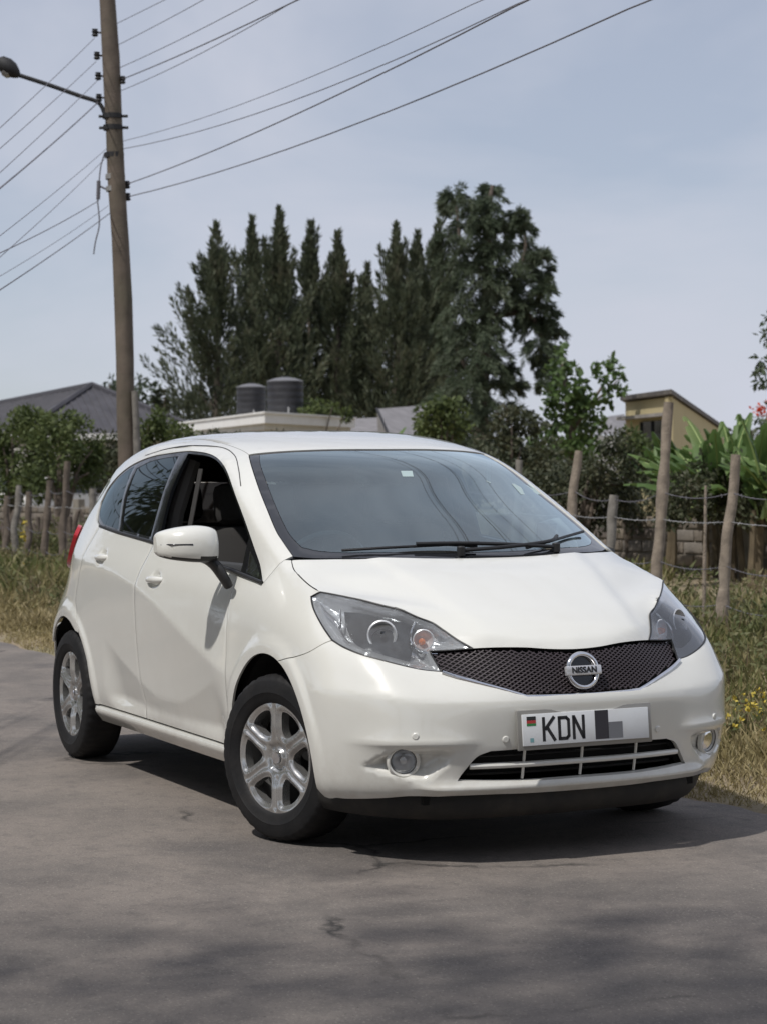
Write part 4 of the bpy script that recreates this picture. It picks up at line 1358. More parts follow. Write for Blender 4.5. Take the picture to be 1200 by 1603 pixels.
# viewed from the front, the reader's left is the car's right (-y)
def glyph(b, ch, y0, w, h, zc, s=.0115, x=.0082):
    def S(p, q_, th=s):
        p = Vector(p); q_ = Vector(q_); dd = (q_-p).normalized(); n = Vector((-dd.y, dd.x))*th/2
        b.add([(x, y0+v.x, zc+v.y) for v in (p-n, q_-n, q_+n, p+n)], [(0, 1, 2, 3)])
    H = h/2
    if ch == 'K':
        S((s/2, -H), (s/2, H)); S((s*.9, -.002), (w-s*.3, H), s*1.05); S((s*1.7, .006), (w-s*.2, -H), s*1.05)
    if ch == 'D':
        S((s/2, -H), (s/2, H)); S((0, H-s/2), (w-s*.9, H-s/2)); S((0, -H+s/2), (w-s*.9, -H+s/2)); S((w-s/2, -H+s*.9), (w-s/2, H-s*.9)); S((w-s*1.3, H-s*.45), (w-s*.45, H-s*1.3)); S((w-s*1.3, -H+s*.45), (w-s*.45, -H+s*1.3))
    if ch == 'N':
        S((s/2, -H), (s/2, H)); S((w-s/2, -H), (w-s/2, H)); S((s*.5, H-.002), (w-s*.5, -H+.002), s*1.05)
b = MB()
glyph(b, 'K', -.176, .052, .083, 0); glyph(b, 'D', -.114, .048, .083, 0); glyph(b, 'N', -.057, .050, .083, 0)
b.build('lettering', ink, plate, smooth=False)
b = MB(); quad(b, [(.034, -.047), (.088, -.047), (.088, .053), (.034, .053)], .0082); b.build('dark_patch', pmat('dark print', (.03, .028, .035), rough=.5), plate, smooth=False)
b = MB(); quad(b, [(.0885, -.047), (.145, -.047), (.145, .010), (.0885, .010)], .0083); b.build('grey_patch', pmat('grey print', (.16, .165, .18), rough=.5), plate, smooth=False)
fy0, fy1 = -.236, -.200
for z0, z1, c_, nm in ((.040, .046, (.02, .02, .02), 'flag_black'), (.033, .0398, (.02, .02, .02), 'flag_black_band'), (.0225, .0328, (.45, .04, .04), 'flag_red'), (.014, .0223, (.03, .22, .06), 'flag_green')):
    b = MB(); quad(b, [(fy0, z0), (fy1, z0), (fy1, z1), (fy0, z1)], .0082); b.build(nm, pmat(nm, c_, rough=.5), plate, smooth=False)
b = MB(); quad(b, [(-.225, -.042), (-.211, -.042), (-.211, -.028), (-.225, -.028)], .0082); b.build('hologram', pmat('hologram', (.18, .36, .38), rough=.3), plate, smooth=False)

bd_c = Vector((.848, 0, .662))
badge = empty('badge', bd_c); badge.parent = car; badge.rotation_euler = (0, R(-12), 0)
Mx = Vector((1, 0, 0)).to_track_quat('Z', 'Y').to_matrix().to_4x4()
MB().lathe([(.0495, -.012), (.0655, -.010), (.0675, .000), (.0645, .007), (.0585, .010), (.0530, .008), (.0500, .002), (.0490, -.010)], 48, Mx).build('ring', MT['chrome'], badge, sharp=60)
MB().bbox((.004, 0, 0), (.016, .142, .034), .004).build('bar', MT['badge_bar'], badge)
MB().lathe([(.050, -.008), (.001, -.008)], 32, Mx).build('backing', MT['gloss_black'], badge)
cu = bpy.data.curves.new('badge_text', 'FONT'); cu.body = 'NISSAN'; cu.size = .030; cu.align_x = 'CENTER'; cu.align_y = 'CENTER'; cu.extrude = .0006; cu.offset = .0006
to = bpy.data.objects.new('badge_text', cu); col.objects.link(to)
dg = bpy.context.evaluated_depsgraph_get(); tm = bpy.data.meshes.new_from_object(to.evaluated_get(dg)); bpy.data.objects.remove(to)
lt = bpy.data.objects.new('lettering', tm); col.objects.link(lt); tm.materials.append(ink); lt.parent = badge
lt.matrix_local = Matrix(((0, 0, 1, .0139), (1, 0, 0, 0), (0, 1, 0, 0), (0, 0, 0, 1)))

b = MB(); b.lathe([(.001, -.075), (.035, -.06), (.052, -.02), (.055, .02), (.040, .06), (.001, .085)], 18, Matrix.Translation((-.30, -.655, 1.02)))
for i_ in range(len(b.v)):
    v = Vector(b.v[i_]); d_ = mnoise.noise(v*22)*.022; b.v[i_] = (v.x+d_, v.y*1.0+d_, v.z+d_*.5)
cl_ = b.build('purple_oval', pmat('purple cloth', (.16, .13, .30), rough=.9, var=.5, vscale=25), None)  # added lumpy oval, stands in for the purple patch in this window
tag(cl_, 'purple cloth shape added behind the small front side window', 'oval')

# ================================================================== SETTING
rng = np.random.default_rng(11)


def fast_quads(name, V, m, parent=None, nv=4, smooth=False):
    """V: (n, nv, 3) array of separate polygons -> one mesh object"""
    n = len(V); me = bpy.data.meshes.new(name)
    me.vertices.add(n*nv); me.vertices.foreach_set('co', V.reshape(-1).astype(np.float32))
    me.loops.add(n*nv); me.loops.foreach_set('vertex_index', np.arange(n*nv, dtype=np.int32))
    me.polygons.add(n); me.polygons.foreach_set('loop_start', np.arange(0, n*nv, nv, dtype=np.int32))
    me.polygons.foreach_set('loop_total', np.full(n, nv, dtype=np.int32))
    me.materials.append(m); me.update(calc_edges=True)
    o = bpy.data.objects.new(name, me); col.objects.link(o)
    if parent is not None: o.parent = parent
    return o


def unit(a): return a/np.maximum(1e-9, np.linalg.norm(a, axis=1, keepdims=True))


def leaves(P, Dr, L, W):
    """rhombus leaves starting at P pointing along Dr"""
    n = len(P); Dr = unit(Dr); s = unit(np.cross(Dr, rng.normal(size=(n, 3))))
    L = np.broadcast_to(L, n)[:, None]; W = np.broadcast_to(W, n)[:, None]
    V = np.stack([P, P+Dr*L*.5+s*W*.5, P+Dr*L, P+Dr*L*.5-s*W*.5], 1)
    return V


def foliage_mat(name, cols, trans=.25, rough=.6, brown=None):
    m, n, l, b, o = nt(name)
    g = n.new('ShaderNodeNewGeometry'); r_ = n.new('ShaderNodeValToRGB')
    el = r_.color_ramp.elements
    while len(el) < len(cols): el.new(.5)
    for i, c in enumerate(cols):
        el[i].position = i/(len(cols)-1); el[i].color = (*c, 1)
    tcn = n.new('ShaderNodeTexCoord'); ns = n.new('ShaderNodeTexNoise'); ns.inputs['Scale'].default_value = .9; ns.inputs['Detail'].default_value = 2
    l.new(tcn.outputs['Object'], ns.inputs['Vector'])
    ad = n.new('ShaderNodeMath'); ad.operation = 'MULTIPLY_ADD'; ad.inputs[1].default_value = .5
    l.new(g.outputs['Random Per Island'], ad.inputs[0])
    mr = n.new('ShaderNodeMapRange'); mr.inputs['From Min'].default_value = .3; mr.inputs['From Max'].default_value = .7; mr.inputs['To Max'].default_value = .5
    l.new(ns.outputs['Fac'], mr.inputs['Value']); l.new(mr.outputs[0], ad.inputs[2])
    l.new(ad.outputs[0], r_.inputs[0]); l.new(r_.outputs[0], b.inputs['Base Color'])
    b.inputs['Roughness'].default_value = rough; b.inputs['Specular IOR Level'].default_value = .35
    t = n.new('ShaderNodeBsdfTranslucent'); l.new(r_.outputs[0], t.inputs[0])
    mx = n.new('ShaderNodeMixShader'); mx.inputs[0].default_value = trans
    l.new(b.outputs[0], mx.inputs[1]); l.new(t.outputs[0], mx.inputs[2]); l.new(mx.outputs[0], o.inputs[0])
    return m


F = {}
F['cypress'] = foliage_mat('cypress foliage', [(.052, .066, .042), (.078, .095, .056), (.115, .130, .078), (.155, .145, .10)], .25)
F['casuarina'] = foliage_mat('casuarina foliage', [(.050, .070, .042), (.075, .100, .058), (.105, .130, .078), (.15, .165, .12)], .25)
F['broad'] = foliage_mat('broad leaf foliage', [(.050, .085, .030), (.075, .125, .040), (.11, .165, .055), (.14, .19, .08)], .3, .45)
F['bush'] = foliage_mat('bush foliage', [(.055, .078, .028), (.085, .115, .040), (.12, .150, .052), (.16, .18, .075)], .3)
F['darkbush'] = foliage_mat('dark bush foliage', [(.035, .045, .024), (.055, .065, .034), (.080, .085, .045), (.12, .10, .065)], .2)
F['banana'] = foliage_mat('banana leaf', [(.060, .110, .032), (.10, .170, .050), (.155, .235, .075), (.25, .28, .12)], .35, .5)
F['grass'] = foliage_mat('verge grass', [(.10, .125, .04), (.165, .18, .065), (.27, .235, .115), (.36, .30, .17)], .3)
F['drygrass'] = foliage_mat('dry grass', [(.20, .17, .08), (.30, .25, .12), (.40, .33, .18), (.46, .39, .22)], .3)
F['weed'] = foliage_mat('weed leaves', [(.075, .10, .04), (.13, .15, .06), (.19, .18, .085), (.23, .18, .12)], .3)
F['flower'] = foliage_mat('yellow flowers', [(.50, .38, .05), (.62, .50, .10)], .2)
F['red'] = foliage_mat('red flowers', [(.55, .05, .02), (.7, .12, .04)], .3)
MT['bark'] = pmat('grey brown bark', (.13, .105, .085), rough=.9, var=.35, vscale=9, bump=.6, bscale=30)
MT['pole'] = pmat('weathered pole wood', (.135, .108, .085), rough=.85, var=.25, vscale=5, bump=.5, bscale=50, dirt=(.10, .10, .06), dirt_amt=.5, dscale=2)
MT['post'] = pmat('weathered fence wood', (.26, .215, .17), rough=.9, var=.3, vscale=12, bump=.6, bscale=60)
MT['oldpost'] = pmat('grey weathered fence wood', (.20, .185, .165), rough=.92, var=.3, vscale=12, bump=.6, bscale=60)
MT['wire'] = pmat('old cable', (.15, .145, .165), rough=.6)
MT['iron'] = pmat('dark iron', (.02, .02, .022), rough=.7)
MT['tin'] = pmat('galvanised metal', (.42, .42, .42), rough=.45, metal=.5)

# ---- ground, verge and road
EX = 1.155; ESL = .0385                               # road edge: y = EX + ESL * x


def edge_y(x): return EX+ESL*x+.035*math.sin(x*2.3)+.02*math.sin(x*7.1+1)


def asphalt():
    m, n, l, b, o = nt('worn asphalt')
    t = n.new('ShaderNodeTexCoord')
    def noise(s, d, r_=.6, dist=0):
        x = n.new('ShaderNodeTexNoise'); x.inputs['Scale'].default_value = s; x.inputs['Detail'].default_value = d; x.inputs['Roughness'].default_value = r_; x.inputs['Distortion'].default_value = dist
        l.new(t.outputs['Object'], x.inputs['Vector']); return x
    def rng_(src, a, b_, c=0, d=1):
        r_ = n.new('ShaderNodeMapRange'); r_.inputs['From Min'].default_value = a; r_.inputs['From Max'].default_value = b_; r_.inputs['To Min'].default_value = c; r_.inputs['To Max'].default_value = d
        l.new(src, r_.inputs['Value']); return r_.outputs[0]
    def mix(a, col_, f):
        mx = n.new('ShaderNodeMix'); mx.data_type = 'RGBA'
        if isinstance(a, tuple): mx.inputs['A'].default_value = (*a, 1)
        else: l.new(a, mx.inputs['A'])
        mx.inputs['B'].default_value = (*col_, 1); l.new(f, mx.inputs['Factor']); return mx.outputs['Result']
    c = mix((.212, .183, .160), (.140, .124, .112), rng_(noise(1.1, 6, .62, .4).outputs['Fac'], .40, .62))
    c = mix(c, (.088, .080, .078), rng_(noise(.8, 8, .66, .8).outputs['Fac'], .50, .64, 0, .62))          # broad dark blotches, dappled tree shade painted into the colour
    c = mix(c, (.235, .208, .178), rng_(noise(2.3, 8, .7, .5).outputs['Fac'], .60, .74, 0, .55))            # dust and scuffs
    c = mix(c, (.10, .09, .083), rng_(noise(14, 6, .7).outputs['Fac'], .50, .68, 0, .55))
    c = mix(c, (.245, .215, .188), rng_(noise(11, 6, .7, .3).outputs['Fac'], .54, .72, 0, .45))
    c = mix(c, (.40, .36, .31), rng_(noise(95, 4, .6).outputs['Fac'], .57, .70, 0, .55))             # pale aggregate
    c = mix(c, (.04, .038, .036), rng_(noise(90, 3, .5).outputs['Fac'], .40, .30, 0, .55))
    # cracks
    vo = n.new('ShaderNodeTexVoronoi'); vo.feature = 'DISTANCE_TO_EDGE'; vo.inputs['Scale'].default_value = .75
    dn = noise(2.2, 6, .65); mxv = n.new('ShaderNodeMix'); mxv.data_type = 'VECTOR'; mxv.inputs['Factor'].default_value = .22
    l.new(t.outputs['Object'], mxv.inputs['A']); l.new(dn.outputs['Color'], mxv.inputs['B']); l.new(mxv.outputs['Result'], vo.inputs['Vector'])
    ck = rng_(vo.outputs['Distance'], .0, .012, 1, 0)
    ckm = n.new('ShaderNodeMath'); ckm.operation = 'MULTIPLY'; l.new(ck, ckm.inputs[0]); l.new(rng_(noise(.9, 3).outputs['Fac'], .50, .60), ckm.inputs[1])
    c = mix(c, (.035, .032, .030), ckm.outputs[0])
    l.new(c, b.inputs['Base Color']); b.inputs['Roughness'].default_value = .88
    bp = n.new('ShaderNodeBump'); bp.inputs['Strength'].default_value = .55; bp.inputs['Distance'].default_value = .006
    ad = n.new('ShaderNodeMath'); ad.operation = 'SUBTRACT'; l.new(noise(110, 4, .6).outputs['Fac'], ad.inputs[0]); l.new(ckm.outputs[0], ad.inputs[1])
    l.new(ad.outputs[0], bp.inputs['Height']); l.new(bp.outputs[0], b.inputs['Normal'])
    return m


MT['soil'] = pmat('dry earth', (.27, .215, .145), rough=.95, var=.25, vscale=3, bump=.6, bscale=40, dirt=(.14, .14, .06), dirt_amt=.85, dscale=.7)
g_ = mesh_obj('ground', [(-2500, -2500, -.06), (2500, -2500, -.06), (2500, 2500, -.06), (-2500, 2500, -.06)], [(0, 1, 2, 3)], MT['soil'])
tag(g_, kind='structure')
# road sheet with a broken edge
xs_ = list(np.arange(-120, -16, 2.0))+list(np.arange(-16, 6, .06))+list(np.arange(6, 60, 2.0))
vs = []; fs = []
rows_ = [0, -.05, -.4, -3.2, -6.6]
for x in xs_:
    e = edge_y(x)+.02*mnoise.noise(Vector((x*6, 0, 0)))+.012*mnoise.noise(Vector((x*23, 3, 0)))
    for k, rr_ in enumerate(rows_): vs.append((x, e+rr_, -.022 if k == 0 else (0.0 if k > 1 else -.002)))
nr = len(rows_)
for i in range(len(xs_)-1):
    for k in range(nr-1): fs.append((i*nr+k, i*nr+k+1, (i+1)*nr+k+1, (i+1)*nr+k))
road = mesh_obj('road', vs, [f[::-1] for f in fs], asphalt(), None, False)
tag(road, kind='structure')


def vz(x, y):
    """height of the verge"""
    e = y-edge_y(x)
    h = -.012+.05*(1-math.exp(-max(0, e)/.5))+.05*mnoise.noise(Vector((x*.5, y*.5, 0)))*min(1, max(0, e)/1.0)+.02*mnoise.noise(Vector((x*2.3, y*2.3, 5)))*min(1, max(0, e)/.4)
    return h


vs = []; fs = []
xv = list(np.arange(-75, -26, 1.0))+list(np.arange(-26, 6, .16))+list(np.arange(6, 40, 2.0))
ev = [-.06, 0, .05, .12, .22, .35, .5, .7, .95, 1.25, 1.6, 2.0, 2.5, 3, 3.6, 4.3, 5, 6, 7.2, 8.6, 10, 12, 15, 20, 28, 40]
for x in xv:
    e0 = edge_y(x)
    for e in ev:
        y = e0+e; vs.append((x, y, vz(x, y) if e > -.01 else -.035))
n_ = len(ev)
for i in range(len(xv)-1):
    for k in range(n_-1): fs.append((i*n_+k, (i+1)*n_+k, (i+1)*n_+k+1, i*n_+k+1))
tag(mesh_obj('verge', vs, fs, MT['soil'], None, True), kind='structure')

# ---- grass and weeds on the verge (nobody could count them)


def scatter(n, x0, x1, e0, e1, pw=1.0):
    x = rng.uniform(x0, x1, n); e = e0+(e1-e0)*rng.uniform(0, 1, n)**pw
    y = np.array([edge_y(a) for a in x])+e
    keep_ = np.array([mnoise.noise(Vector((a*1.1, b*1.1, 9))) for a, b in zip(x, y)])
    z = np.array([vz(a, b) for a, b in zip(x, y)])
    return np.stack([x, y, z], 1), keep_, e


def blades(P, h, w, lean=.45):
    n = len(P); d = rng.normal(size=(n, 3))*lean; d[:, 2] = 1; d = unit(d)
    s = rng.normal(size=(n, 3)); s[:, 2] = 0; s = unit(s)
    h = np.broadcast_to(h, n)[:, None]; w = np.broadcast_to(w, n)[:, None]
    bend = unit(rng.normal(size=(n, 3))*np.array([1, 1, .1]))*h*.35
    return np.stack([P-s*w*.5, P+s*w*.5, P+d*h*.6+s*w*.3+bend*.3, P+d*h+bend], 1)


A_ = []; Bm = []
for n, x0, x1, e0, e1, pw, h0, h1, w in (
        (62000, -4, 2.5, .0, 2.4, 1.1, .02, .08, .006), (30000, -12, -4, .0, 1.6, 1.2, .03, .09, .010), (26000, -28, -10, 0, 2.6, 1, .04, .12, .016)):
    P, kp, e = scatter(n, x0, x1, e0, e1, pw)
    k = (kp+.25+.9*ss(0, .35, e)) > rng.uniform(0, 1, n); P = P[k]; e = e[k]
    (A_).append(blades(P, rng.uniform(h0, h1, len(P))*(.5+ss(.1, 1.0, e)), w, .7))
o = fast_quads('dry_grass', np.concatenate(A_), F['drygrass'])
tag(o, 'short dry straw coloured grass along the road edge', 'grass', kind='stuff')
A_ = []
for n, x0, x1, e0, e1, pw, h0, h1, w in (
        (52000, -6, 2.5, .55, 6.5, 1.1, .03, .15, .009), (40000, -16, -5, .8, 7, 1, .04, .18, .013), (42000, -40, -14, 1.0, 10, 1, .06, .26, .022)):
    P, kp, e = scatter(n, x0, x1, e0, e1, pw)
    k = (kp+.2+.9*ss(.5, 1.4, e)) > rng.uniform(0, 1, n); P = P[k]; e = e[k]; kp = kp[k]
    A_.append(blades(P, rng.uniform(h0, h1, len(P))*(.35+.9*ss(.5, 2.2, e))*(1+.8*np.clip(kp, -.5, 1)), w, .5))
o = fast_quads('verge_grass', np.concatenate(A_), F['grass'])
tag(o, 'tall rough green and straw grass growing on the verge before the fence', 'grass', kind='stuff')
# leafy weeds: clumps of small leaves on stems
A_ = []; S2 = []; FL = []
for n, x0, x1, e0, e1, sc in ((330, -6, 2.5, .9, 6.2, 1.0), (420, -24, -6, 1.3, 8, 1.25), (300, -45, -24, 1.5, 12, 1.5)):
    P, kp, e = scatter(n, x0, x1, e0, e1, 1)
    for p, ee in zip(P, e):
        hgt = rng.uniform(.08, .26)*sc*(.5+.6*min(1, ee/2.5)); m_ = int(60*hgt/.4)+14
        r_ = hgt*.38
        q = rng.normal(size=(m_, 3))*np.array([r_, r_, 0])*.6; q[:, 2] = rng.uniform(.05, 1, m_)*hgt
        C_ = p+q
        A_.append(leaves(C_, rng.normal(size=(m_, 3))+np.array([0, 0, .5]), rng.uniform(.03, .075, m_)*sc, rng.uniform(.012, .03, m_)*sc))
        S2.append(leaves(np.repeat(p[None], 5, 0)+rng.normal(size=(5, 3))*.02, rng.normal(size=(5, 3))*.3+np.array([0, 0, 1]), hgt*rng.uniform(.9, 1.3, 5), .008*sc))
o = fast_quads('leafy_weeds', np.concatenate(A_), F['weed'])
tag(o, 'leafy green and brown weeds scattered through the verge grass', 'weeds', kind='stuff')
o = fast_quads('dead_stems', np.concatenate(S2), foliage_mat('dead stems', [(.16, .12, .08), (.28, .21, .14)], .1))
tag(o, 'thin brown dead weed stems standing in the verge grass', 'weeds', kind='stuff')
A_ = []
for cpx, cpy, sp, m_ in ((1172, 1100, 14, 16), (1150, 1140, 22, 8), (1190, 1128, 15, 14), (1140, 1118, 14, 5), (1196, 1085, 10, 4)):
    c = ground_at(cpx, cpy+48); c = Vector((c.x, c.y, .16))
    q = rng.normal(size=(m_, 3))*np.array([.10, .12, .05])*sp/16+np.array(c)
    A_.append(leaves(np.repeat(q, 4, 0), rng.normal(size=(m_*4, 3))+np.array([0, 0, .6]), .022, .016))
c = at(39, 833, 26.5)
q = np.array(c)+rng.normal(size=(12, 3))*np.array([.02, .02, .13]); A_.append(leaves(np.repeat(q, 3, 0), rng.normal(size=(36, 3)), .045, .03))
o = fast_quads('yellow_flowers', np.concatenate(A_), F['flower'])
tag(o, 'small yellow weed flowers in the verge beside the car', 'flowers', kind='stuff')

# ---- fence: leaning wooden posts and barbed wire
fence = empty('fence', (-7, 5.5, 0))
tag(fence, 'rustic fence of leaning wooden posts with barbed wire along the verge', 'fence')


def post(base, top, r0, r1, m, parent=fence, knots=.25, name='post'):
    base = Vector(base); top = Vector(top); pts = []; rad = []
    L = (top-base).length; sd_ = random.uniform(0, 99)
    n = 12
    for k in range(n+1):
        t = k/n; p = base.lerp(top, t)
        p += Vector((mnoise.noise(Vector((t*3, sd_, 0))), mnoise.noise(Vector((t*3, sd_, 7))), 0))*r0*1.0*math.sin(math.pi*t)
        pts.append(p); rad.append((r0+(r1-r0)*t)*(1+knots*mnoise.noise(Vector((t*7, sd_, 3)))))
    b = MB(); b.tube(pts, rad, n=10)
    for i in range(len(b.v)):
        v = Vector(b.v[i]); d_ = mnoise.noise(v*14)*r0*.22; b.v[i] = tuple(v+Vector((d_, d_*.6, 0)))
    o = b.build(name, m, None, sharp=50)
    if parent is not None:
        o.parent = parent; o.matrix_parent_inverse = Matrix.Translation(parent.location).inverted()
    return o


def fd_at(px, D, z):
    p = at(px, 748, D); return Vector((p.x, p.y, z))


RS = .70
posts_px = [  # px base, px top, py top, D, radius
    (1122, 1150, 712, 16.4, .062, 'post'), (1018, 1046, 630, 17.6, .070, 'post'), (948, 960, 775, 18.8, .065, 'oldpost'), (872, 905, 706, 20.0, .062, 'post'),
    (800, 812, 720, 21.5, .06, 'oldpost'), (720, 728, 725, 22.6, .06, 'post'), (640, 650, 722, 24.0, .06, 'post'), (560, 566, 735, 25.0, .06, 'oldpost'),
    (1235, 1262, 700, 15.2, .06, 'post'), (1350, 1372, 705, 14.2, .06, 'oldpost')]
tops = []
for bx, tx, ty, D, r_, mm in posts_px:
    base = fd_at(bx, D, -.05); tp = at(tx, ty, D+.1); tops.append((base, tp))
    post(base, tp, r_*1.12*RS, r_*.92*RS, MT[mm])
left_px = [(6, 12, 776, 33), (20, 30, 760, 32.0), (40, 46, 770, 31.2), (66, 78, 752, 30.2), (92, 106, 722, 29.4), (140, 146, 765, 28.4), (175, 182, 760, 27.8), (-30, -24, 770, 34.5), (-62, -60, 764, 36)]
for bx, tx, ty, D in left_px:
    base = fd_at(bx, D, -.05); tp = at(tx, ty, D+.1); tops.append((base, tp))
    post(base, tp, .060, .048, MT['oldpost' if bx in (20, 140) else 'bark'])
order = sorted(tops, key=lambda t: t[0].x)


def wire_pts(p, q_, sag=.05, n=14):
    return [p.lerp(q_, k/n)+Vector((0, 0, -sag*4*(k/n)*(1-k/n))) for k in range(n+1)]


for hz_, nm in ((.97, 'barbed_wire'), (1.20, 'barbed_wire'), (.62, 'barbed_wire'), (.32, 'barbed_wire')):
    b = MB()
    for (b0, t0), (b1, t1) in zip(order[:-1], order[1:]):
        p = b0.lerp(t0, min(.97, (hz_+.05)/(t0.z+.05))); q_ = b1.lerp(t1, min(.97, (hz_+.05)/(t1.z+.05)))
        w = wire_pts(p, q_, .02 if hz_ == .97 else .05); b.tube(w, .0038, n=5)
        for k in range(1, len(w)-1, 1):
            c = w[k]; a = Vector((random.uniform(-1, 1), random.uniform(-1, 1), random.uniform(-1, 1))).normalized()*.018
            b.tube([c-a, c+a], .002, n=3)
    o = b.build(nm, MT['tin'] if hz_ == .97 else MT['wire'], None); o.parent = fence; o.matrix_parent_inverse = Matrix.Translation(fence.location).inverted()
# thin loose stakes by the fence
for bx, tx, ty, D in ((1098, 1104, 760, 17.0),):
    post(fd_at(bx, D, -.02), at(tx, ty, D), .016, .012, MT['post'], name='stake')

# ---- stone block wall beyond the fence
W0 = Vector((-8, 12.3, 0)); W1 = Vector((-62, 5.6, 0))
wdir = (W1-W0).normalized(); W0 = W0-wdir*14.7; wn_ = Vector((wdir.y, -wdir.x, 0))
if wn_.dot(CAM-W0) < 0: wn_ = -wn_
wall = empty('block_wall', W0); tag(wall, 'low grey brown stone block wall running behind the fence', 'wall')
MT['block'] = [pmat('stone block %d' % i, c, rough=.92, var=.25, vscale=6, bump=.7, bscale=30, dirt=(.10, .085, .06), dirt_amt=.6, dscale=4) for i, c in enumerate([(.20, .17, .14), (.25, .21, .165), (.16, .135, .12), (.225, .20, .175)])]
MT['mortar'] = pmat('old mortar', (.24, .215, .18), rough=.95, var=.2, vscale=5)
WL = (W1-W0).length; WH = .80
def wp(s_, z, off=0): return W0+wdir*s_+wn_*off+Vector((0, 0, z))
b = MB(); c = wp(WL/2, WH/2-.1)
b.box(c, (WL, .14, WH+.16), rot=Matrix((wdir, wn_, Vector((0, 0, 1)))).transposed())
o = b.build('core', MT['mortar'], None, smooth=False); o.parent = wall; o.matrix_parent_inverse = Matrix.Translation(W0).inverted()
blk = []
for i in range(4):
    bb = MB(); bb.bbox((0, 0, 0), (.405, .05, .142), .012)
    for k in range(len(bb.v)):
        v = Vector(bb.v[k]); bb.v[k] = tuple(v+Vector((mnoise.noise(v*9+Vector((i*9, 0, 0))), mnoise.noise(v*13), mnoise.noise(v*11)))*.008)
    t_ = bb.build('t', MT['block'][i], None, sharp=60); blk.append(t_.data); bpy.data.objects.remove(t_)
Rw = Matrix((wdir, wn_, Vector((0, 0, 1)))).transposed().to_4x4()
def px_of(p):
    v = p-CAM; return 600+FOC*(v.dot(_r))/v.dot(_d)
cnt_ = 0
for row in range(5):
    z = .075+row*.162
    s_ = (row % 2)*.21
    while s_ < WL:
        p = wp(s_, z, .070)
        px_ = px_of(p)
        if (935 < px_ < 1240) or (-60 < px_ < 150) or (1240 <= px_ < 1420):
            o = bpy.data.objects.new('block', blk[random.randrange(4)]); col.objects.link(o)
            M4 = Matrix.Translation(p+wn_*random.uniform(-.006, .008)+Vector((0, 0, random.uniform(-.004, .004)))) @ Rw @ Matrix.Scale(random.uniform(.96, 1.0), 4)
            o.parent = wall; o.matrix_parent_inverse = Matrix.Translation(W0).inverted(); o.matrix_basis = M4; cnt_ += 1
        s_ += .42
for s_ in (.5, 8, 15.2, 21.2, 27.9, 34.7, 41.7, 48.7, 55.7, 62.7):
    b = MB(); b.box(wp(s_, .45, .09), (.30, .14, 1.0), rot=Rw.to_3x3()); o = b.build('pier', MT['mortar'], None, smooth=False); o.parent = wall; o.matrix_parent_inverse = Matrix.Translation(W0).inverted()
print('blocks', cnt_)

# ---- trees


def spindle(c0, dr, L, rad, n, lf, wf, droop=0.0, spread=.35):
    """leaves on a spindle shaped plume starting at c0 along dr"""
    dr = np.array(dr, float); dr /= np.linalg.norm(dr)
    t = rng.uniform(0, 1, n)**.8
    rr_ = rad*np.sin(math.pi*np.clip(.12+.88*t, 0, 1))**.8*np.sqrt(rng.uniform(.15, 1, n))
    a = np.cross(dr, [0, 0, 1.]) if abs(dr[2]) < .95 else np.array([1., 0, 0]); a /= np.linalg.norm(a); b = np.cross(dr, a)
    th = rng.uniform(0, 2*math.pi, n)
    o_ = a[None]*np.cos(th)[:, None]+b[None]*np.sin(th)[:, None]
    P = np.array(c0)+dr*(t*L)[:, None]+o_*rr_[:, None]
    P[:, 2] -= droop*t*t*L
    D_ = dr[None]+o_*spread+rng.normal(size=(n, 3))*.25
    if droop: D_[:, 2] -= droop*1.2
    return leaves(P, D_, lf*rng.uniform(.6, 1.2, n), wf*rng.uniform(.6, 1.2, n))


def limb(b, p, q_, r0, r1, n=6, wob=.06):
    p = Vector(p); q_ = Vector(q_); L = (q_-p).length; sd_ = random.uniform(0, 50); pts = []
    for k in range(n+1):
        t = k/n; v = p.lerp(q_, t); w = math.sin(math.pi*t)*L*wob
        pts.append(v+Vector((mnoise.noise(Vector((t*2, sd_, 0))), mnoise.noise(Vector((t*2, sd_, 5))), mnoise.noise(Vector((t*2, sd_, 9)))))*w*2)
    b.tube(pts, [r0+(r1-r0)*k/n for k in range(n+1)], n=7)


def cypress(px, pytop, wpx, D, label, npl=70, pybase=760, group='conifers in a row beyond the houses', dens_=1.0):
    top = at(px, pytop, D); s = D/FOC; W = wpx*s*1.45; npl = int(npl*1.15)
    H = top.z
    root = empty('conifer_tree', (top.x, top.y, 0)); tag(root, label, 'tree', group)
    b = MB(); limb(b, (0, 0, -.2), (0, 0, H*.93), .22, .03, 8, .01)
    A = [spindle((0, 0, H*.72), (0.02, 0, 1), H*.32, W*.11, int(420*dens_), .34, .09)]
    for k in range(npl):
        t = (k+rng.uniform(0, 1))/npl; h = H*(.10+.80*t)
        ang = rng.uniform(0, 2*math.pi)
        prof = 1.3*(1-t)**.78*(.55+.45*min(1, t*5))
        reach = W*prof*rng.uniform(.35, 1.0)
        L = H*(.10+.16*(1-t))*rng.uniform(.7, 1.35)
        d_ = Vector((math.cos(ang), math.sin(ang), 0))
        st_ = Vector((0, 0, h*.96))+d_*reach*.25
        out = (d_*reach*.75+Vector((0, 0, L*.85))).normalized()
        A.append(spindle(st_, out, (L*1.05+reach*.3)*rng.uniform(.8, 1.35), W*(.05+.085*(1-t)), int(130*dens_), .34, .075, spread=.28))
        if k % 3 == 0: limb(b, (0, 0, h*.93), st_+out*L*.5, .05, .015, 3, .04)
    b.build('trunk', MT['bark'], root)
    fast_quads('crown', np.concatenate(A), F['cypress'], root)
    return root


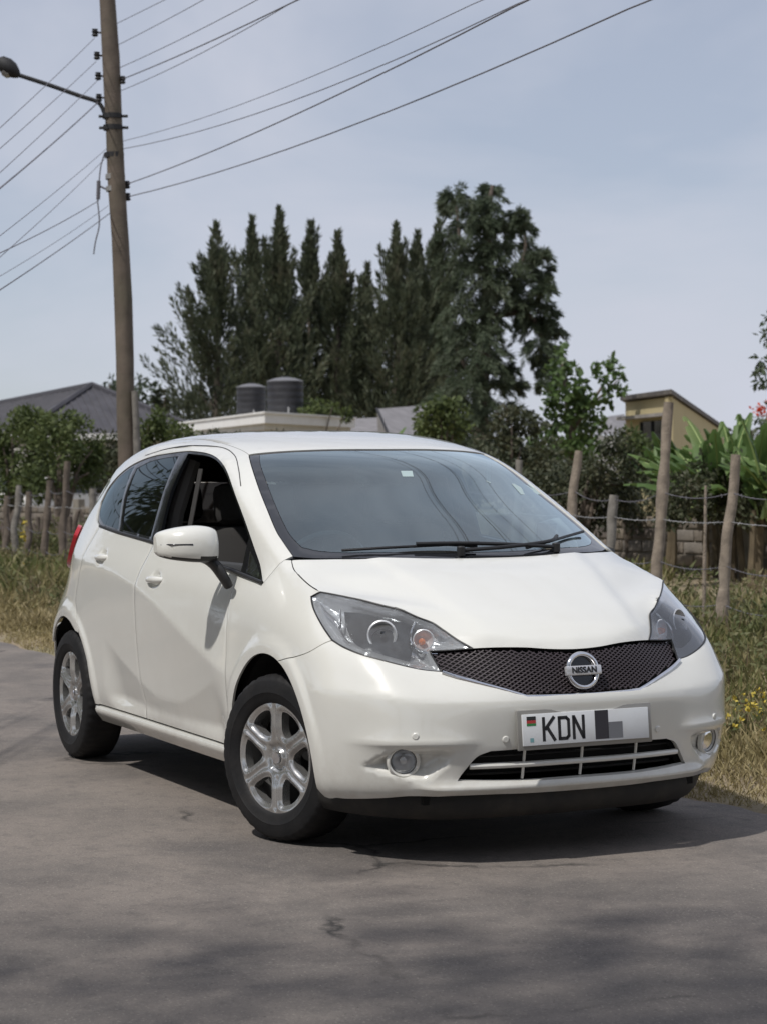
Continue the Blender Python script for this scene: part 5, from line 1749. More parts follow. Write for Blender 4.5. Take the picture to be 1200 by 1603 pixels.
labels = [
 ('leftmost conifer of the row, broad with low spreading branches and one spire', 338, 372, 74, 84, 90),
 ('second conifer from the left, slim with a narrow open top', 394, 360, 46, 88, 70),
 ('tallest conifer in the left half of the row, above the water tanks', 436, 347, 56, 84, 90),
 ('conifer with two close pointed tips right of the tallest one', 486, 368, 50, 87, 80),
 ('shorter conifer with twin thin tips in the middle of the row', 528, 384, 48, 85, 76),
 ('low conifer filling the dip in the middle of the row', 574, 432, 44, 90, 66),
 ('conifer with a single sharp tip right of the dip in the row', 618, 372, 52, 84, 84),
 ('narrow conifer close behind the tall drooping tree', 652, 384, 44, 88, 76),
 ('rightmost conifer of the row, half hidden by the tall drooping tree', 684, 366, 50, 86, 80)]
for lb, px, py, w, D, n in labels: cypress(px, py, w, D, lb, n)


def clump_tree(name, label, D, clumps, trunk, leaf, mat, cat='tree', group=None, depth=1.0, dens_=1.0, droop=0.0, mode='blob', base=None, bark='bark'):
    """crown built clump by clump (px, py, radius px, [depth offset m]); trunk: list of px/py/D polylines with radii"""
    c0 = at(clumps[0][0] if base is None else base[0], 748, D)
    root = empty(name, (c0.x, c0.y, 0)); tag(root, label, cat, group)
    s = D/FOC; O = Vector((c0.x, c0.y, 0)); A = []
    for c in clumps:
        px, py, r_ = c[:3]; dz = c[3] if len(c) > 3 else rng.uniform(-1, 1)*depth
        p = at(px, py, D+dz)-O; R_ = r_*s
        n = int(dens_*(R_/leaf[0])**2*34)+12
        if mode == 'blob':
            q = rng.normal(size=(n, 3)); q = unit(q)*(rng.uniform(.15, 1, n)**.5)[:, None]*R_*np.array([1, 1, .85])
            # sub-clusters make it uneven
            k = rng.integers(0, 9, n); cs = unit(rng.normal(size=(9, 3)))*R_*.62; q = q*.55+cs[k]
            P = np.array(p)+q; Dd = q+rng.normal(size=(n, 3))*R_*.6; Dd[:, 2] -= R_*(.25+droop)
            A.append(leaves(P, Dd, leaf[0]*rng.uniform(.6, 1.25, n), leaf[1]*rng.uniform(.7, 1.2, n)))
        else:      # wispy drooping tufts
            for _ in range(int(12+R_*13)):
                q = unit(rng.normal(size=(1, 3)))[0]*R_*rng.uniform(.1, .85)
                dd = unit((q+rng.normal(size=3)*R_*.35)[None])[0]; dd[2] = dd[2]*.4+.05
                A.append(spindle(np.array(p)+q*.7, dd, R_*rng.uniform(.8, 1.9), R_*.12+.03, int(58*dens_), leaf[0], leaf[1], droop=droop, spread=.5))
    b = MB()
    for tr in trunk:
        pts = [at(x, y, D+dd)-O for x, y, dd in tr['p']]
        pts = crom(pts, 4); n = len(pts)
        b.tube(pts, [tr['r'][0]+(tr['r'][1]-tr['r'][0])*i/(n-1) for i in range(n)], n=8)
    if trunk: b.build('trunk', MT[bark], root)
    fast_quads('crown', np.concatenate(A), mat, root)
    return root


# the big drooping casuarina
cl = [(712, 305, 17), (700, 322, 10), (740, 318, 15), (770, 292, 12), (768, 318, 16), (752, 345, 22), (722, 352, 16), (790, 350, 16), (812, 335, 14), (822, 348, 10), (745, 380, 26), (700, 375, 16), (715, 405, 24), (780, 385, 22), (808, 378, 18), (830, 400, 14), (845, 396, 9), (755, 425, 30), (715, 440, 24), (795, 420, 24), (830, 432, 20), (846, 425, 12), (852, 450, 13), (740, 470, 28), (712, 480, 22), (790, 455, 24), (822, 468, 22), (848, 478, 15), (735, 515, 28), (705, 520, 20), (765, 500, 20), (812, 490, 14), (835, 505, 20), (855, 500, 14), (866, 515, 9), (843, 535, 16), (738, 560, 30), (704, 565, 22), (768, 550, 20), (856, 550, 14), (840, 560, 10), (735, 610, 32), (700, 620, 24), (772, 598, 20), (790, 640, 22), (745, 655, 32), (702, 670, 24), (858, 578, 12), (850, 600, 12), (726, 700, 30), (775, 690, 30), (750, 560, 24, -1.6), (735, 600, 26, -1.6), (760, 640, 26, -1.6), (745, 690, 28, -1.6), (768, 722, 26, -1.6), (725, 650, 24, -1.6), (755, 520, 20, -1.4), (762, 440, 20, -1.2), (764, 390, 18, -1.0), (765, 345, 14, -.8), (748, 730, 26, -1.4), (805, 600, 10), (792, 575, 10)]
clump_tree('casuarina_tree', 'tall dark drooping casuarina standing highest in front of the conifer row', 58, cl,
           [{'p': [(752, 760, 0), (750, 640, 0), (758, 540, 0), (762, 440, 0), (764, 330, 0), (770, 290, 0)], 'r': (.30, .04)},
            {'p': [(760, 480, 0), (790, 455, .4), (820, 400, .5), (818, 340, .4)], 'r': (.12, .02)}, {'p': [(757, 500, 0), (800, 490, -.4), (835, 500, -.5), (858, 560, -.5)], 'r': (.12, .03)},
            {'p': [(760, 430, 0), (725, 400, .3), (712, 310, .3)], 'r': (.10, .02)}, {'p': [(754, 600, 0), (720, 560, .3), (704, 500, .3)], 'r': (.10, .03)}],
           (.20, .028), F['casuarina'], depth=1.3, droop=.65, mode='wisp', base=(752, 0), dens_=1.7)
# broad-leaved tree beside it
cl = [(880, 566, 14), (868, 590, 16), (895, 578, 9), (908, 602, 12), (885, 612, 20), (915, 622, 16), (862, 625, 18), (895, 640, 22), (925, 645, 14), (945, 572, 7), (952, 562, 6), (938, 590, 6), (962, 580, 7), (968, 592, 6), (972, 610, 6), (950, 605, 8), (940, 622, 8), (955, 628, 6), (928, 575, 4), (870, 655, 22), (905, 668, 24), (935, 662, 12), (850, 690, 22), (885, 705, 22), (920, 700, 20), (875, 545, 7)]
clump_tree('broadleaf_tree', 'loose pale green broad leaved tree between the casuarina and the yellow building', 44, cl,
           [{'p': [(893, 780, 0), (890, 680, 0), (884, 600, 0), (876, 550, 0)], 'r': (.10, .02)}, {'p': [(890, 680, 0), (925, 630, .3), (950, 590, .4), (953, 562, .4)], 'r': (.05, .012)}, {'p': [(890, 660, 0), (940, 620, .2), (970, 592, .2)], 'r': (.04, .01)}],
           (.17, .12), F['broad'], depth=.6, dens_=1.1, base=(893, 0))
# right-hand edge tree
cl = [(1215, 500, 22), (1200, 530, 14), (1190, 575, 12), (1186, 600, 9), (1204, 590, 16), (1225, 560, 26), (1240, 610, 26), (1215, 640, 18), (1250, 520, 26), (1232, 470, 24), (1270, 570, 30), (1190, 560, 8), (1240, 440, 22), (1188, 655, 10), (1200, 668, 14), (1225, 680, 22)]
clump_tree('broadleaf_tree', 'grey green tree hanging into the right edge of the picture above the banana plants', 36, cl,
           [{'p': [(1262, 780, 0), (1256, 640, 0), (1240, 520, 0), (1235, 450, 0)], 'r': (.14, .03)}, {'p': [(1256, 640, 0), (1220, 590, 0), (1195, 575, 0)], 'r': (.05, .015)}],
           (.14, .06), F['casuarina'], depth=.6, dens_=1.0, base=(1262, 0), droop=.4)
c = at(1190, 641, 35); q = np.array(c)+rng.normal(size=(60, 3))*np.array([.07, .07, .06])
o = fast_quads('red_blossom', leaves(q, rng.normal(size=(60, 3)), .07, .05), F['red']); tag(o, 'cluster of orange red blossom by the right edge above the banana plants', 'flowers', kind='stuff')

# small trees behind the grey roof
for i, (lb, cl) in enumerate((('small feathery tree just right of the pole over the grey roof', [(218, 600, 9), (226, 612, 10), (214, 618, 9), (240, 610, 9), (238, 622, 12), (222, 630, 12)]),
                              ('small feathery tree just left of the pole over the grey roof', [(172, 600, 8), (183, 604, 8), (168, 610, 6), (190, 614, 8), (178, 618, 9)]),
                              ('dark low tree between the grey roof and the first conifer', [(258, 622, 14), (275, 632, 16), (245, 634, 12), (290, 640, 18), (262, 645, 16), (310, 630, 16)]))):
    clump_tree('small_tree', lb, 95, [(a, b_, r_*1.1) for a, b_, r_ in cl], [{'p': [(cl[0][0], 760, 0), (cl[0][0], cl[0][1], 0)], 'r': (.12, .03)}], (.30, .14), F['casuarina'] if i < 2 else F['darkbush'], depth=.8, base=(cl[0][0], 0))

# hedge of shrubs on the left
def shrub(label, D, cl, mat='bush', leaf=(.11, .05), name='shrub', group='shrubs beyond the fence', trunk=True, dens_=1.0):
    cx = cl[0][0]
    tr = []
    if trunk:
        for c in cl[::2]: tr.append({'p': [(cx, 748+1.2*FOC/D, 0), ((cx+c[0])/2, (c[1]+780)/2, 0), (c[0], c[1], 0)], 'r': (.05, .012)})
    cl = [(a, b_, r_*1.22) for a, b_, r_ in cl]
    return clump_tree(name, label, D, cl, tr, leaf, F[mat], 'shrub', group, depth=.5, base=(cx, 0), dens_=dens_*1.35)


shrub('rounded green bush at the left edge in front of the grey roofed house', 38, [(20, 672, 26), (45, 660, 22), (5, 700, 28), (40, 700, 32), (70, 668, 24), (25, 735, 32), (60, 735, 28), (-20, 690, 30), (45, 765, 22), (12, 765, 22)])
shrub('wide green bush between the left edge bush and the pole', 36, [(95, 668, 24), (120, 680, 26), (90, 705, 32), (125, 715, 28), (75, 745, 26), (110, 748, 24), (145, 705, 18), (120, 660, 14), (140, 740, 20)])
shrub('dark bush left of the pole behind the car tail', 40, [(165, 700, 22), (150, 720, 22), (180, 735, 26), (165, 755, 24), (200, 720, 26)], 'darkbush')
shrub('bright green bush right of the pole over the car roof', 38, [(232, 668, 20), (250, 662, 18), (222, 690, 20), (262, 680, 22), (245, 700, 24), (285, 690, 22)])
shrub('low dark hedge behind the car roof right of the bright bush', 42, [(300, 690, 20), (330, 695, 20), (360, 700, 20), (400, 705, 22), (440, 705, 22)], 'darkbush')
# undergrowth under the wall on the left
for i, (x, D) in enumerate(((10, 34), (60, 33), (110, 31), (-30, 35))):
    shrub(('leggy weed bush behind the leftmost pickets', 'leggy weed bush behind the middle pickets', 'leggy weed bush by the tallest left picket beside the car tail', 'leggy weed bush outside the left edge by the fence')[i], D, [(x, 838, 16), (x+18, 850, 16), (x-14, 860, 16), (x+5, 875, 18), (x+25, 820, 8)], 'weed', (.07, .03), group='weed bushes at the left fence', dens_=.7)
# greenery in the middle, over the bonnet side of the roof
shrub('yellow green shrub just right of the water tanks', 60, [(485, 632, 9), (500, 640, 11), (520, 638, 10), (478, 645, 8), (540, 648, 10)], 'bush', (.14, .08))
shrub('green shrub between the banana leaves and the casuarina foot', 46, [(690, 640, 22), (672, 660, 20), (700, 670, 26), (682, 690, 26), (715, 640, 16)], 'bush', (.15, .08))
shrub('dark green shrub under the casuarina right side', 40, [(800, 665, 26), (830, 660, 22), (815, 700, 30), (780, 700, 26), (850, 720, 30)], 'darkbush', (.13, .06))
shrub('tall brown green thicket behind the leaning post right of the windscreen', 27, [(900, 745, 34), (870, 760, 34), (935, 740, 30), (905, 785, 34), (945, 780, 34), (860, 800, 30), (970, 760, 28), (985, 720, 22), (930, 815, 26), (960, 690, 20)], 'darkbush', (.09, .035), dens_=1.1)
shrub('dark thicket behind the short grey post', 28, [(985, 780, 28), (1010, 765, 26), (1000, 805, 26), (1030, 790, 24), (965, 810, 22)], 'darkbush', (.09, .035))
shrub('green shrub at the foot of the yellow building', 33, [(985, 690, 18), (1005, 705, 18), (1000, 735, 22), (1025, 725, 20), (975, 715, 18)], 'bush', (.10, .06))
shrub('dark undergrowth below the banana plants on top of the wall', 24.5, [(1060, 795, 22), (1090, 800, 22), (1120, 795, 22), (1165, 800, 26), (1200, 795, 26), (1140, 812, 18), (1040, 812, 16), (1235, 800, 26), (1075, 765, 26), (1130, 765, 28), (1180, 768, 28), (1215, 760, 28), (1100, 735, 24), (1155, 735, 26)], 'darkbush', (.08, .04), trunk=False)
shrub('mid green shrub hidden behind the car bonnet side', 30, [(800, 760, 34), (760, 740, 34), (830, 800, 30), (720, 760, 34)], 'darkbush', (.10, .05))


def banana(label, px, D, pytop, nl, hs, seed, group='banana plants beyond the wall'):
    rd = random.Random(seed)
    c = at(px, 748, D); root = empty('banana_plant', (c.x, c.y, 0)); tag(root, label, 'banana plant', group)
    H = at(px, pytop, D).z; base_h = H*.50
    b = MB()
    for k in range(3):
        ox, oy = rd.uniform(-.25, .25), rd.uniform(-.25, .25)
        limb(b, (ox*1.2, oy*1.2, -.1), (ox, oy, base_h*rd.uniform(.8, 1)), .05, .035, 5, .02)
    b.build('stem', pmat('banana stem %d' % seed, (.13, .10, .06), rough=.8, var=.3, vscale=6), root)
    for k in range(nl):
        az = 2*math.pi*k/nl+rd.uniform(-.4, .4); el = R(rd.uniform(38, 80)); L = hs*rd.uniform(.75, 1.15); wd = L*rd.uniform(.085, .125)
        p = Vector((rd.uniform(-.15, .15), rd.uniform(-.15, .15), base_h*rd.uniform(.75, 1))); d_ = Vector((math.cos(az)*math.cos(el), math.sin(az)*math.cos(el), math.sin(el)))
        n = 14; mids = []; cur = p.copy(); dd = d_.copy()
        for i in range(n+1):
            mids.append(cur.copy()); cur = cur+dd*(L/n); dd = (dd+Vector((0, 0, -.055-.03*rd.random()))).normalized()
        vs = []; fs = []; sid0 = dd.cross(Vector((0, 0, 1))).normalized()
        for i, m_ in enumerate(mids):
            t = i/n; w = wd*(0 if t < .14 else math.sin(math.pi*min(1, (t-.14)/.86))**.45 if t < .97 else .25)
            t_dir = (mids[min(i+1, n)]-mids[max(0, i-1)]).normalized(); sd_ = t_dir.cross(Vector((0, 0, 1)))
            sd_ = sid0 if sd_.length < .1 else sd_.normalized()
            up = sd_.cross(t_dir).normalized()
            fl = .25+.5*rd.random()
            j1 = 1-.25*rd.random(); j2 = 1-.25*rd.random()
            vs += [m_-sd_*w*j1-up*w*fl*.6, m_-sd_*w*.5*j1+up*w*.10, m_, m_+sd_*w*.5*j2+up*w*.10, m_+sd_*w*j2-up*w*fl*.6]
        for i in range(n):
            for q in range(4):
                if q in (0, 3) and rd.random() < .22: continue
                fs.append((i*5+q, i*5+q+1, (i+1)*5+q+1, (i+1)*5+q))
        lf = mesh_obj('leaf', vs, fs, F['banana'], root, True)
        MB().tube(mids[:-1], [.018*(1-i/(n+2))+.004 for i in range(n)], n=5).build('midrib', BANRIB, lf)
    return root


BANRIB = pmat('banana midrib', (.30, .38, .14), rough=.5)
banana('banana plant left of the tall fence post in front of the yellow building', 1040, 29, 658, 18, .95, 3)
banana('banana plant directly right of the tall fence post', 1085, 26, 655, 22, 1.05, 4)
banana('bright banana plant between the tall and the right fence posts', 1125, 25, 648, 26, 1.15, 5)
banana('tallest banana plant at the right edge with upright leaves', 1168, 26, 634, 26, 1.2, 6)
banana('banana plant cut by the right edge of the picture', 1205, 24, 652, 22, 1.1, 7)
banana('small banana plant showing two pointed leaves over the car roof', 590, 48, 628, 7, 1.5, 8, None)
banana('small banana plant over the car roof beside the casuarina foot', 655, 50, 640, 7, 1.5, 9, None)

# trees across the road, seen only as reflections in the side glass
proto = None
for i, (x, y, s) in enumerate(((-14, -11.5, 1.9), (-23, -13, 2.2), (-33, -15, 2.4), (-6, -13, 1.6), (-45, -19, 2.8), (3, -15, 1.5))):
    lb = 'roadside tree across the road from the car, %s' % ('nearest to the car tail', 'second beyond the car tail', 'third beyond the car tail', 'level with the car front', 'farthest away', 'behind the photographer side')[i]
    if proto is None:
        proto = empty('roadside_tree', (x, y, 0)); A = []
        for k in range(26):
            a = rng.uniform(0, 6.28); h = rng.uniform(2.0, 6.2); rr_ = (2.6-abs(h-4)*.55)*rng.uniform(.3, 1)
            p = np.array([math.cos(a)*rr_, math.sin(a)*rr_, h]); n = 260
            q = rng.normal(size=(n, 3))*.55; A.append(leaves(p+q, rng.normal(size=(n, 3)), .26, .12))
        fast_quads('crown', np.concatenate(A), F['bush'], proto)
        b = MB(); limb(b, (0, 0, -.1), (0, 0, 5), .22, .06, 8, .03); b.build('trunk', MT['bark'], proto)
        t_ = proto
    else:
        t_ = proto.copy(); col.objects.link(t_)
        for ch in list(proto.children):
            c2 = ch.copy(); col.objects.link(c2); c2.parent = t_
    t_.location = (x, y, 0); t_.scale = (s, s, s); tag(t_, lb, 'tree', 'roadside trees across the road')

# crown reaching over the near side of the road; its shade falls in patches on the asphalt in front
ov = empty('roadside_tree', (9.6, -10.2, 0)); tag(ov, 'roadside tree behind the photographer whose branches shade the near asphalt', 'tree', 'roadside trees across the road')
A = []
for k in range(34):
    p = np.array([rng.uniform(2.0, 9.0), rng.uniform(-9.5, -3.9), rng.uniform(5.2, 8.6)])-np.array([9.6, -10.2, 0])
    if rng.uniform() < .12: continue
    n = 150; q = rng.normal(size=(n, 3))*np.array([.55, .55, .35]); A.append(leaves(p+q, rng.normal(size=(n, 3)), .20, .10))
fast_quads('crown', np.concatenate(A), F['bush'], ov)
b = MB(); limb(b, (0, 0, -.1), (-1.0, 1.0, 5.4), .26, .14, 8, .03); limb(b, (-1.0, 1.0, 5.2), (-5.5, 4.2, 7.0), .12, .03, 6, .04); limb(b, (-1.0, 1.0, 5.2), (-2.5, 4.8, 7.2), .12, .03, 6, .04); limb(b, (-1.0, 1.0, 5.2), (-1.0, .5, 8.2), .12, .03, 6, .04)
b.build('trunk', MT['bark'], ov)
for i, (x, y, s_) in enumerate(((17, -9, 1.7), (21, -3, 1.9), (19, 4, 1.6), (26, 9, 1.9), (14, -15, 1.8), (30, -12, 2.2))):
    t_ = proto.copy(); col.objects.link(t_)
    for ch in list(proto.children):
        c2 = ch.copy(); col.objects.link(c2); c2.parent = t_
    t_.location = (x, y, 0); t_.scale = (s_, s_, s_); t_.rotation_euler = (0, 0, i*1.3)
    tag(t_, 'roadside tree behind the photographer, ' + ('nearest on the left of the road', 'straight behind', 'behind to the right', 'farthest to the right', 'deep on the left behind the near one', 'farthest straight behind')[i], 'tree', 'roadside trees across the road')

# far tree line closing the view (reads as one mass)
A = []
for k in range(420):
    a = YAW+rng.uniform(-1.25, 1.05); Dd = rng.uniform(120, 190)
    c = np.array([CAM.x+math.cos(a)*Dd, CAM.y+math.sin(a)*Dd, 0]); hh = rng.uniform(2.0, 4.6); n = 210
    q = rng.normal(size=(n, 3))*np.array([2.6, 2.6, 1.0]); q[:, 2] = rng.uniform(0, 1, n)**.8*hh
    A.append(leaves(c+q, rng.normal(size=(n, 3)), .65, .40))
o = fast_quads('distant_trees', np.concatenate(A), F['darkbush']); tag(o, 'distant dark line of trees and bushes along the horizon', 'trees', kind='stuff')
banana('banana plant beyond the wall outside the right edge', 1290, 24, 640, 20, 1.2, 17)
banana('second banana plant beyond the wall outside the right edge', 1370, 25, 640, 20, 1.2, 18)
shrub('green shrub beyond the wall outside the right edge', 26, [(1330, 770, 40), (1290, 780, 36), (1380, 770, 40), (1430, 760, 44), (1480, 770, 44), (1540, 765, 50)], 'bush', (.10, .05), trunk=False)
shrub('tall shrub beyond the wall far outside the right edge', 30, [(1620, 740, 60), (1700, 750, 60), (1780, 740, 64), (1850, 750, 60)], 'darkbush', (.12, .06), trunk=False)

# ---- buildings


def world_part(b_or_obj, parent):
    b_or_obj.parent = parent; b_or_obj.matrix_parent_inverse = Matrix.Translation(parent.location).inverted(); return b_or_obj


MT['roof_grey'] = pmat('grey roof sheet', (.062, .060, .070), rough=.65, var=.2, vscale=2, dirt=(.10, .095, .10), dirt_amt=.5, dscale=1.2)
MT['cream'] = pmat('yellow cream wall', (.52, .44, .25), rough=.9, var=.08, vscale=2, dirt=(.35, .29, .18), dirt_amt=.5, dscale=2)
MT['white_wall'] = pmat('off white wall', (.62, .60, .55), rough=.9, var=.06, vscale=2)
MT['white_trim'] = pmat('white fascia', (.82, .81, .78), rough=.6, dirt=(.6, .57, .52), dirt_amt=.3, dscale=3)
MT['tank'] = pmat('black water tank', (.022, .022, .026), rough=.55, var=.15, vscale=3, dirt=(.06, .06, .06), dirt_amt=.3, dscale=3)
MT['dark_win'] = pmat('dark window pane', (.02, .022, .025), rough=.15)
MT['concrete'] = pmat('concrete slab', (.30, .28, .26), rough=.9, var=.2, vscale=4)

# grey hipped roof house
EH = 3.0
_rg = _r.copy(); _rg.z = 0; _rg.normalize(); _dp = _d.copy(); _dp.z = 0; _dp.normalize()
Fp = at(30, 670, 74); Fp.z = EH
fr_ = (_rg*18+_dp*7).normalized()
Rp = Fp+fr_*7.0
ex = (Rp-Fp); wdt = ex.length; ex = ex/wdt; ey = Vector((-ex.y, ex.x, 0))
if ey.dot(Fp-CAM) < 0: ey = -ey
LEN = 26.0
# the long side recedes to the left and back
house = empty('grey_roof_house', ((Fp+Rp)/2).to_2d().to_3d()); tag(house, 'house with a wide dark grey hipped roof behind the left bushes', 'house')
ld = (_dp*18-_rg*7).normalized()
Lp = Fp+ld*LEN; Bp = Rp+ld*LEN
am = (Fp+Rp)/2+ld*3.6; am = (am-CAM).dot(_d)
apex = at(157, 604, am); t_ = (Fp+Rp)/2+ld*3.6; apex = Vector((t_.x, t_.y, apex.z))
apex2 = apex+ld*18
def roofface(name, pts, seams=0, parent=house):
    b = MB(); b.add([tuple(p) for p in pts], [tuple(range(len(pts)))]); return world_part(b.build(name, MT['roof_grey'], None, smooth=False), parent)
roofface('roof', [Fp, Rp, apex]); roofface('roof', [Fp, apex, apex2, Lp]); roofface('roof', [Rp, Bp, apex2, apex]); roofface('roof', [Lp, apex2, Bp])
# standing seams, each its own strip
def seam(p, q_, w=.05, h=.04, nm='roof_seam', m=None, parent=house):
    b = MB(); b.tube([p+Vector((0, 0, h*.5)), q_+Vector((0, 0, h*.5))], w*.5, n=5); return world_part(b.build(nm, m or MT['roof_grey'], None, smooth=False), parent)
seam(Fp, apex, .22, .1, 'ridge_cap'); seam(Rp, apex, .22, .1, 'ridge_cap'); seam(apex, apex2, .22, .1, 'ridge_cap')
for k in range(1, 26):
    t = k/26; e = Fp.lerp(Rp, t)
    # run up the slope until a hip is met
    inn = ((apex-(Fp+Rp)/2)); proj_t = (apex-Fp).dot(ex)/wdt
    f = t/proj_t if t < proj_t else (1-t)/(1-proj_t)
    top_ = e+((apex-Fp)-ex*(apex-Fp).dot(ex))*f
    seam(e, top_, .07, .03)
for k in range(1, 24):
    t = k/24*.98; e = Fp.lerp(Lp, t); s_ = t*LEN
    al = (apex-Fp).dot(ld); up_ = (apex-Fp)-ld*al
    f = min(1, s_/al) if al > 0 else 1
    seam(e, e+up_*f, .07, .03)
b = MB()
for p, q_ in ((Fp, Rp), (Fp, Lp)):
    dv = (q_-p).normalized(); nn = Vector((dv.y, -dv.x, 0)); nn = nn if nn.dot(CAM-p) > 0 else -nn
    b.add([p+nn*.03+Vector((0, 0, .03)), q_+nn*.03+Vector((0, 0, .03)), q_+nn*.03-Vector((0, 0, .20)), p+nn*.03-Vector((0, 0, .20)), p-nn*.3-Vector((0, 0, .20)), q_-nn*.3-Vector((0, 0, .20))], [(0, 1, 2, 3), (3, 2, 5, 4)])
world_part(b.build('fascia', MT['white_trim'], None, smooth=False), house)
b = MB()
cF, cR, cL, cB = [p.lerp((Fp+Bp)/2, .035) for p in (Fp, Rp, Lp, Bp)]
for p, q_ in ((cF, cR), (cF, cL), (cR, cB), (cL, cB)):
    b.add([(p.x, p.y, -.1), (q_.x, q_.y, -.1), (q_.x, q_.y, EH-.02), (p.x, p.y, EH-.02)], [(0, 1, 2, 3)])
world_part(b.build('wall', MT['white_wall'], None, smooth=False), house)
for t0, t1 in ((.12, .22), (.40, .52), (.68, .80)):
    p = cF.lerp(cR, t0); q_ = cF.lerp(cR, t1); dv = (q_-p).normalized(); nn = Vector((dv.y, -dv.x, 0)); nn = nn if nn.dot(CAM-p) > 0 else -nn
    b = MB(); b.box(((p+q_)/2).to_2d().to_3d()+nn*.02+Vector((0, 0, 1.6)), ((q_-p).length, .10, 1.2), rot=Matrix((dv, nn, Vector((0, 0, 1)))).transposed()); w_ = world_part(b.build('window', MT['dark_win'], None, smooth=False), house)
for t0, t1 in ((.02, .06), (.10, .15), (.22, .28), (.38, .44)):
    p = cF.lerp(cL, t0); q_ = cF.lerp(cL, t1); dv = (q_-p).normalized(); nn = Vector((dv.y, -dv.x, 0)); nn = nn if nn.dot(CAM-p) > 0 else -nn
    b = MB(); b.box(((p+q_)/2).to_2d().to_3d()+nn*.02+Vector((0, 0, 1.6)), ((q_-p).length, .10, 1.2), rot=Matrix((dv, nn, Vector((0, 0, 1)))).transposed()); world_part(b.build('window', MT['dark_win'], None, smooth=False), house)

# flat roofed building with white fascia carrying the tanks
k0 = at(415, 660, 56); k1 = at(556, 660, 62); k2 = at(282, 672, 66)
zt = at(415, 647, 56).z
flat = empty('flat_roof_building', (k0.x, k0.y, 0)); tag(flat, 'low building with a broad white roof fascia under the black water tanks', 'building')
k3 = k1+k2-k0
def prism(pts, z0, z1, name, m, parent):
    n = len(pts); vs = [(p.x, p.y, z0) for p in pts]+[(p.x, p.y, z1) for p in pts]
    fs = [tuple(range(n))[::-1], tuple(range(n, 2*n))]+[(i, (i+1) % n, (i+1) % n+n, i+n) for i in range(n)]
    return world_part(mesh_obj(name, vs, fs, m, None, False), parent)
def shr(pts, f):
    c = sum(pts, Vector())/len(pts); return [p.lerp(c, f) for p in pts]
KP = [k0, k1, k3, k2]
prism(KP, zt-.26, zt, 'fascia', MT['white_trim'], flat)
prism(shr(KP, -.02), zt, zt+.05, 'gutter', MT['white_trim'], flat)
prism(shr(KP, .05), zt-.42, zt-.26, 'soffit', MT['white_wall'], flat)
prism(shr(KP, .10), -.1, zt-.42, 'wall', MT['white_wall'], flat)
for t in (.2, .5, .8):
    p = shr(KP, .10)[0].lerp(shr(KP, .10)[1], t); dv = (k1-k0); dv.z = 0; dv.normalize(); nn = Vector((dv.y, -dv.x, 0)); nn = nn if nn.dot(CAM-p) > 0 else -nn
    b = MB(); b.box(Vector((p.x, p.y, 1.5))+nn*.02, (.9, .08, 1.0), rot=Matrix((dv, nn, Vector((0, 0, 1)))).transposed()); world_part(b.build('window', MT['dark_win'], None, smooth=False), flat)
for px, D, wpx, py0, lb in ((447, 60, 57, 590, 'larger black plastic water tank standing on the right of the pair'), (394, 61.5, 46, 600, 'smaller black plastic water tank standing on the left of the pair')):
    c = at(px, 650, D); r_ = wpx*.5*D/FOC; ztop = at(px, py0, D).z; H = ztop-zt-.05
    root = empty('water_tank', (c.x, c.y, zt+.05)); tag(root, lb, 'water tank', 'black water tanks')
    prf = [(r_*.99, 0), (r_, .04)]
    for k in range(5):
        z = H*.86*(k+.5)/5; prf += [(r_, z-.05), (r_*.985, z-.03), (r_*.985, z+.03), (r_, z+.05)]
    prf += [(r_, H*.86), (r_*.985, H*.88)]
    MB().lathe(prf, 36).build('tank_wall', MT['tank'], root, sharp=30)
    MB().lathe([(r_*1.0, H*.87), (r_*1.02, H*.885), (r_*.98, H*.90), (r_*.55, H*.965), (r_*.26, H*.985)], 36).build('tank_top', pmat('grey tank top', (.16, .16, .17), rough=.5), root, sharp=30)
    MB().lathe([(r_*.26, H*.98), (r_*.26, H*1.0), (r_*.20, H*1.01), (.001, H*1.01)], 24).build('tank_lid', MT['tank'], root)
    MB().tube([(r_*.9, -r_*.2, H*.2), (r_*1.08, -r_*.25, H*.18), (r_*1.08, -r_*.25, 0)], .03, n=6).build('outlet_pipe', MT['tin'], root)

# small grey roofed house in the middle
hs = empty('grey_roof_shed', at(620, 748, 72).to_2d().to_3d()); tag(hs, 'small house with a pale grey roof behind the banana leaves over the car roof', 'house')
a0 = at(590, 640, 70); a1 = at(668, 634, 74); a2 = at(612, 690, 66); a3 = at(700, 690, 70); a4 = at(548, 664, 72)
RG = pmat('pale grey roof', (.22, .21, .215), rough=.8, var=.15, vscale=3)
mesh = mesh_obj('roof', [a0, a1, a3, a2], [(0, 1, 2, 3), ], RG, None, False); world_part(mesh, hs)
bk = [a1+Vector((-3, 1.5, -1.2)), a0+Vector((-3, 1.5, -1.2))]
world_part(mesh_obj('roof', [a0, a1, bk[0], bk[1]], [(0, 3, 2, 1)], RG, None, False), hs)
b = MB(); b.tube([a0, a2], .05, n=6); world_part(b.build('verge_board', MT['iron'], None), hs)
b = MB(); b.add([(p.x, p.y, z) for z in (-.1,) for p in (a2, a3)]+[tuple(a3-Vector((0, 0, .05))), tuple(a2-Vector((0, 0, .05)))], [(0, 1, 2, 3)]); b.add([(a2.x, a2.y, -.1), (bk[1].x, bk[1].y, -.1), tuple(bk[1]), tuple(a0-Vector((0, 0, .04))), tuple(a2-Vector((0, 0, .05)))], [(0, 1, 2, 3, 4)])
world_part(b.build('wall', MT['concrete'], None, smooth=False), hs)
p0 = at(540, 656, 76); p1 = at(600, 653, 78); p2 = at(606, 676, 73); p3 = at(536, 676, 72)
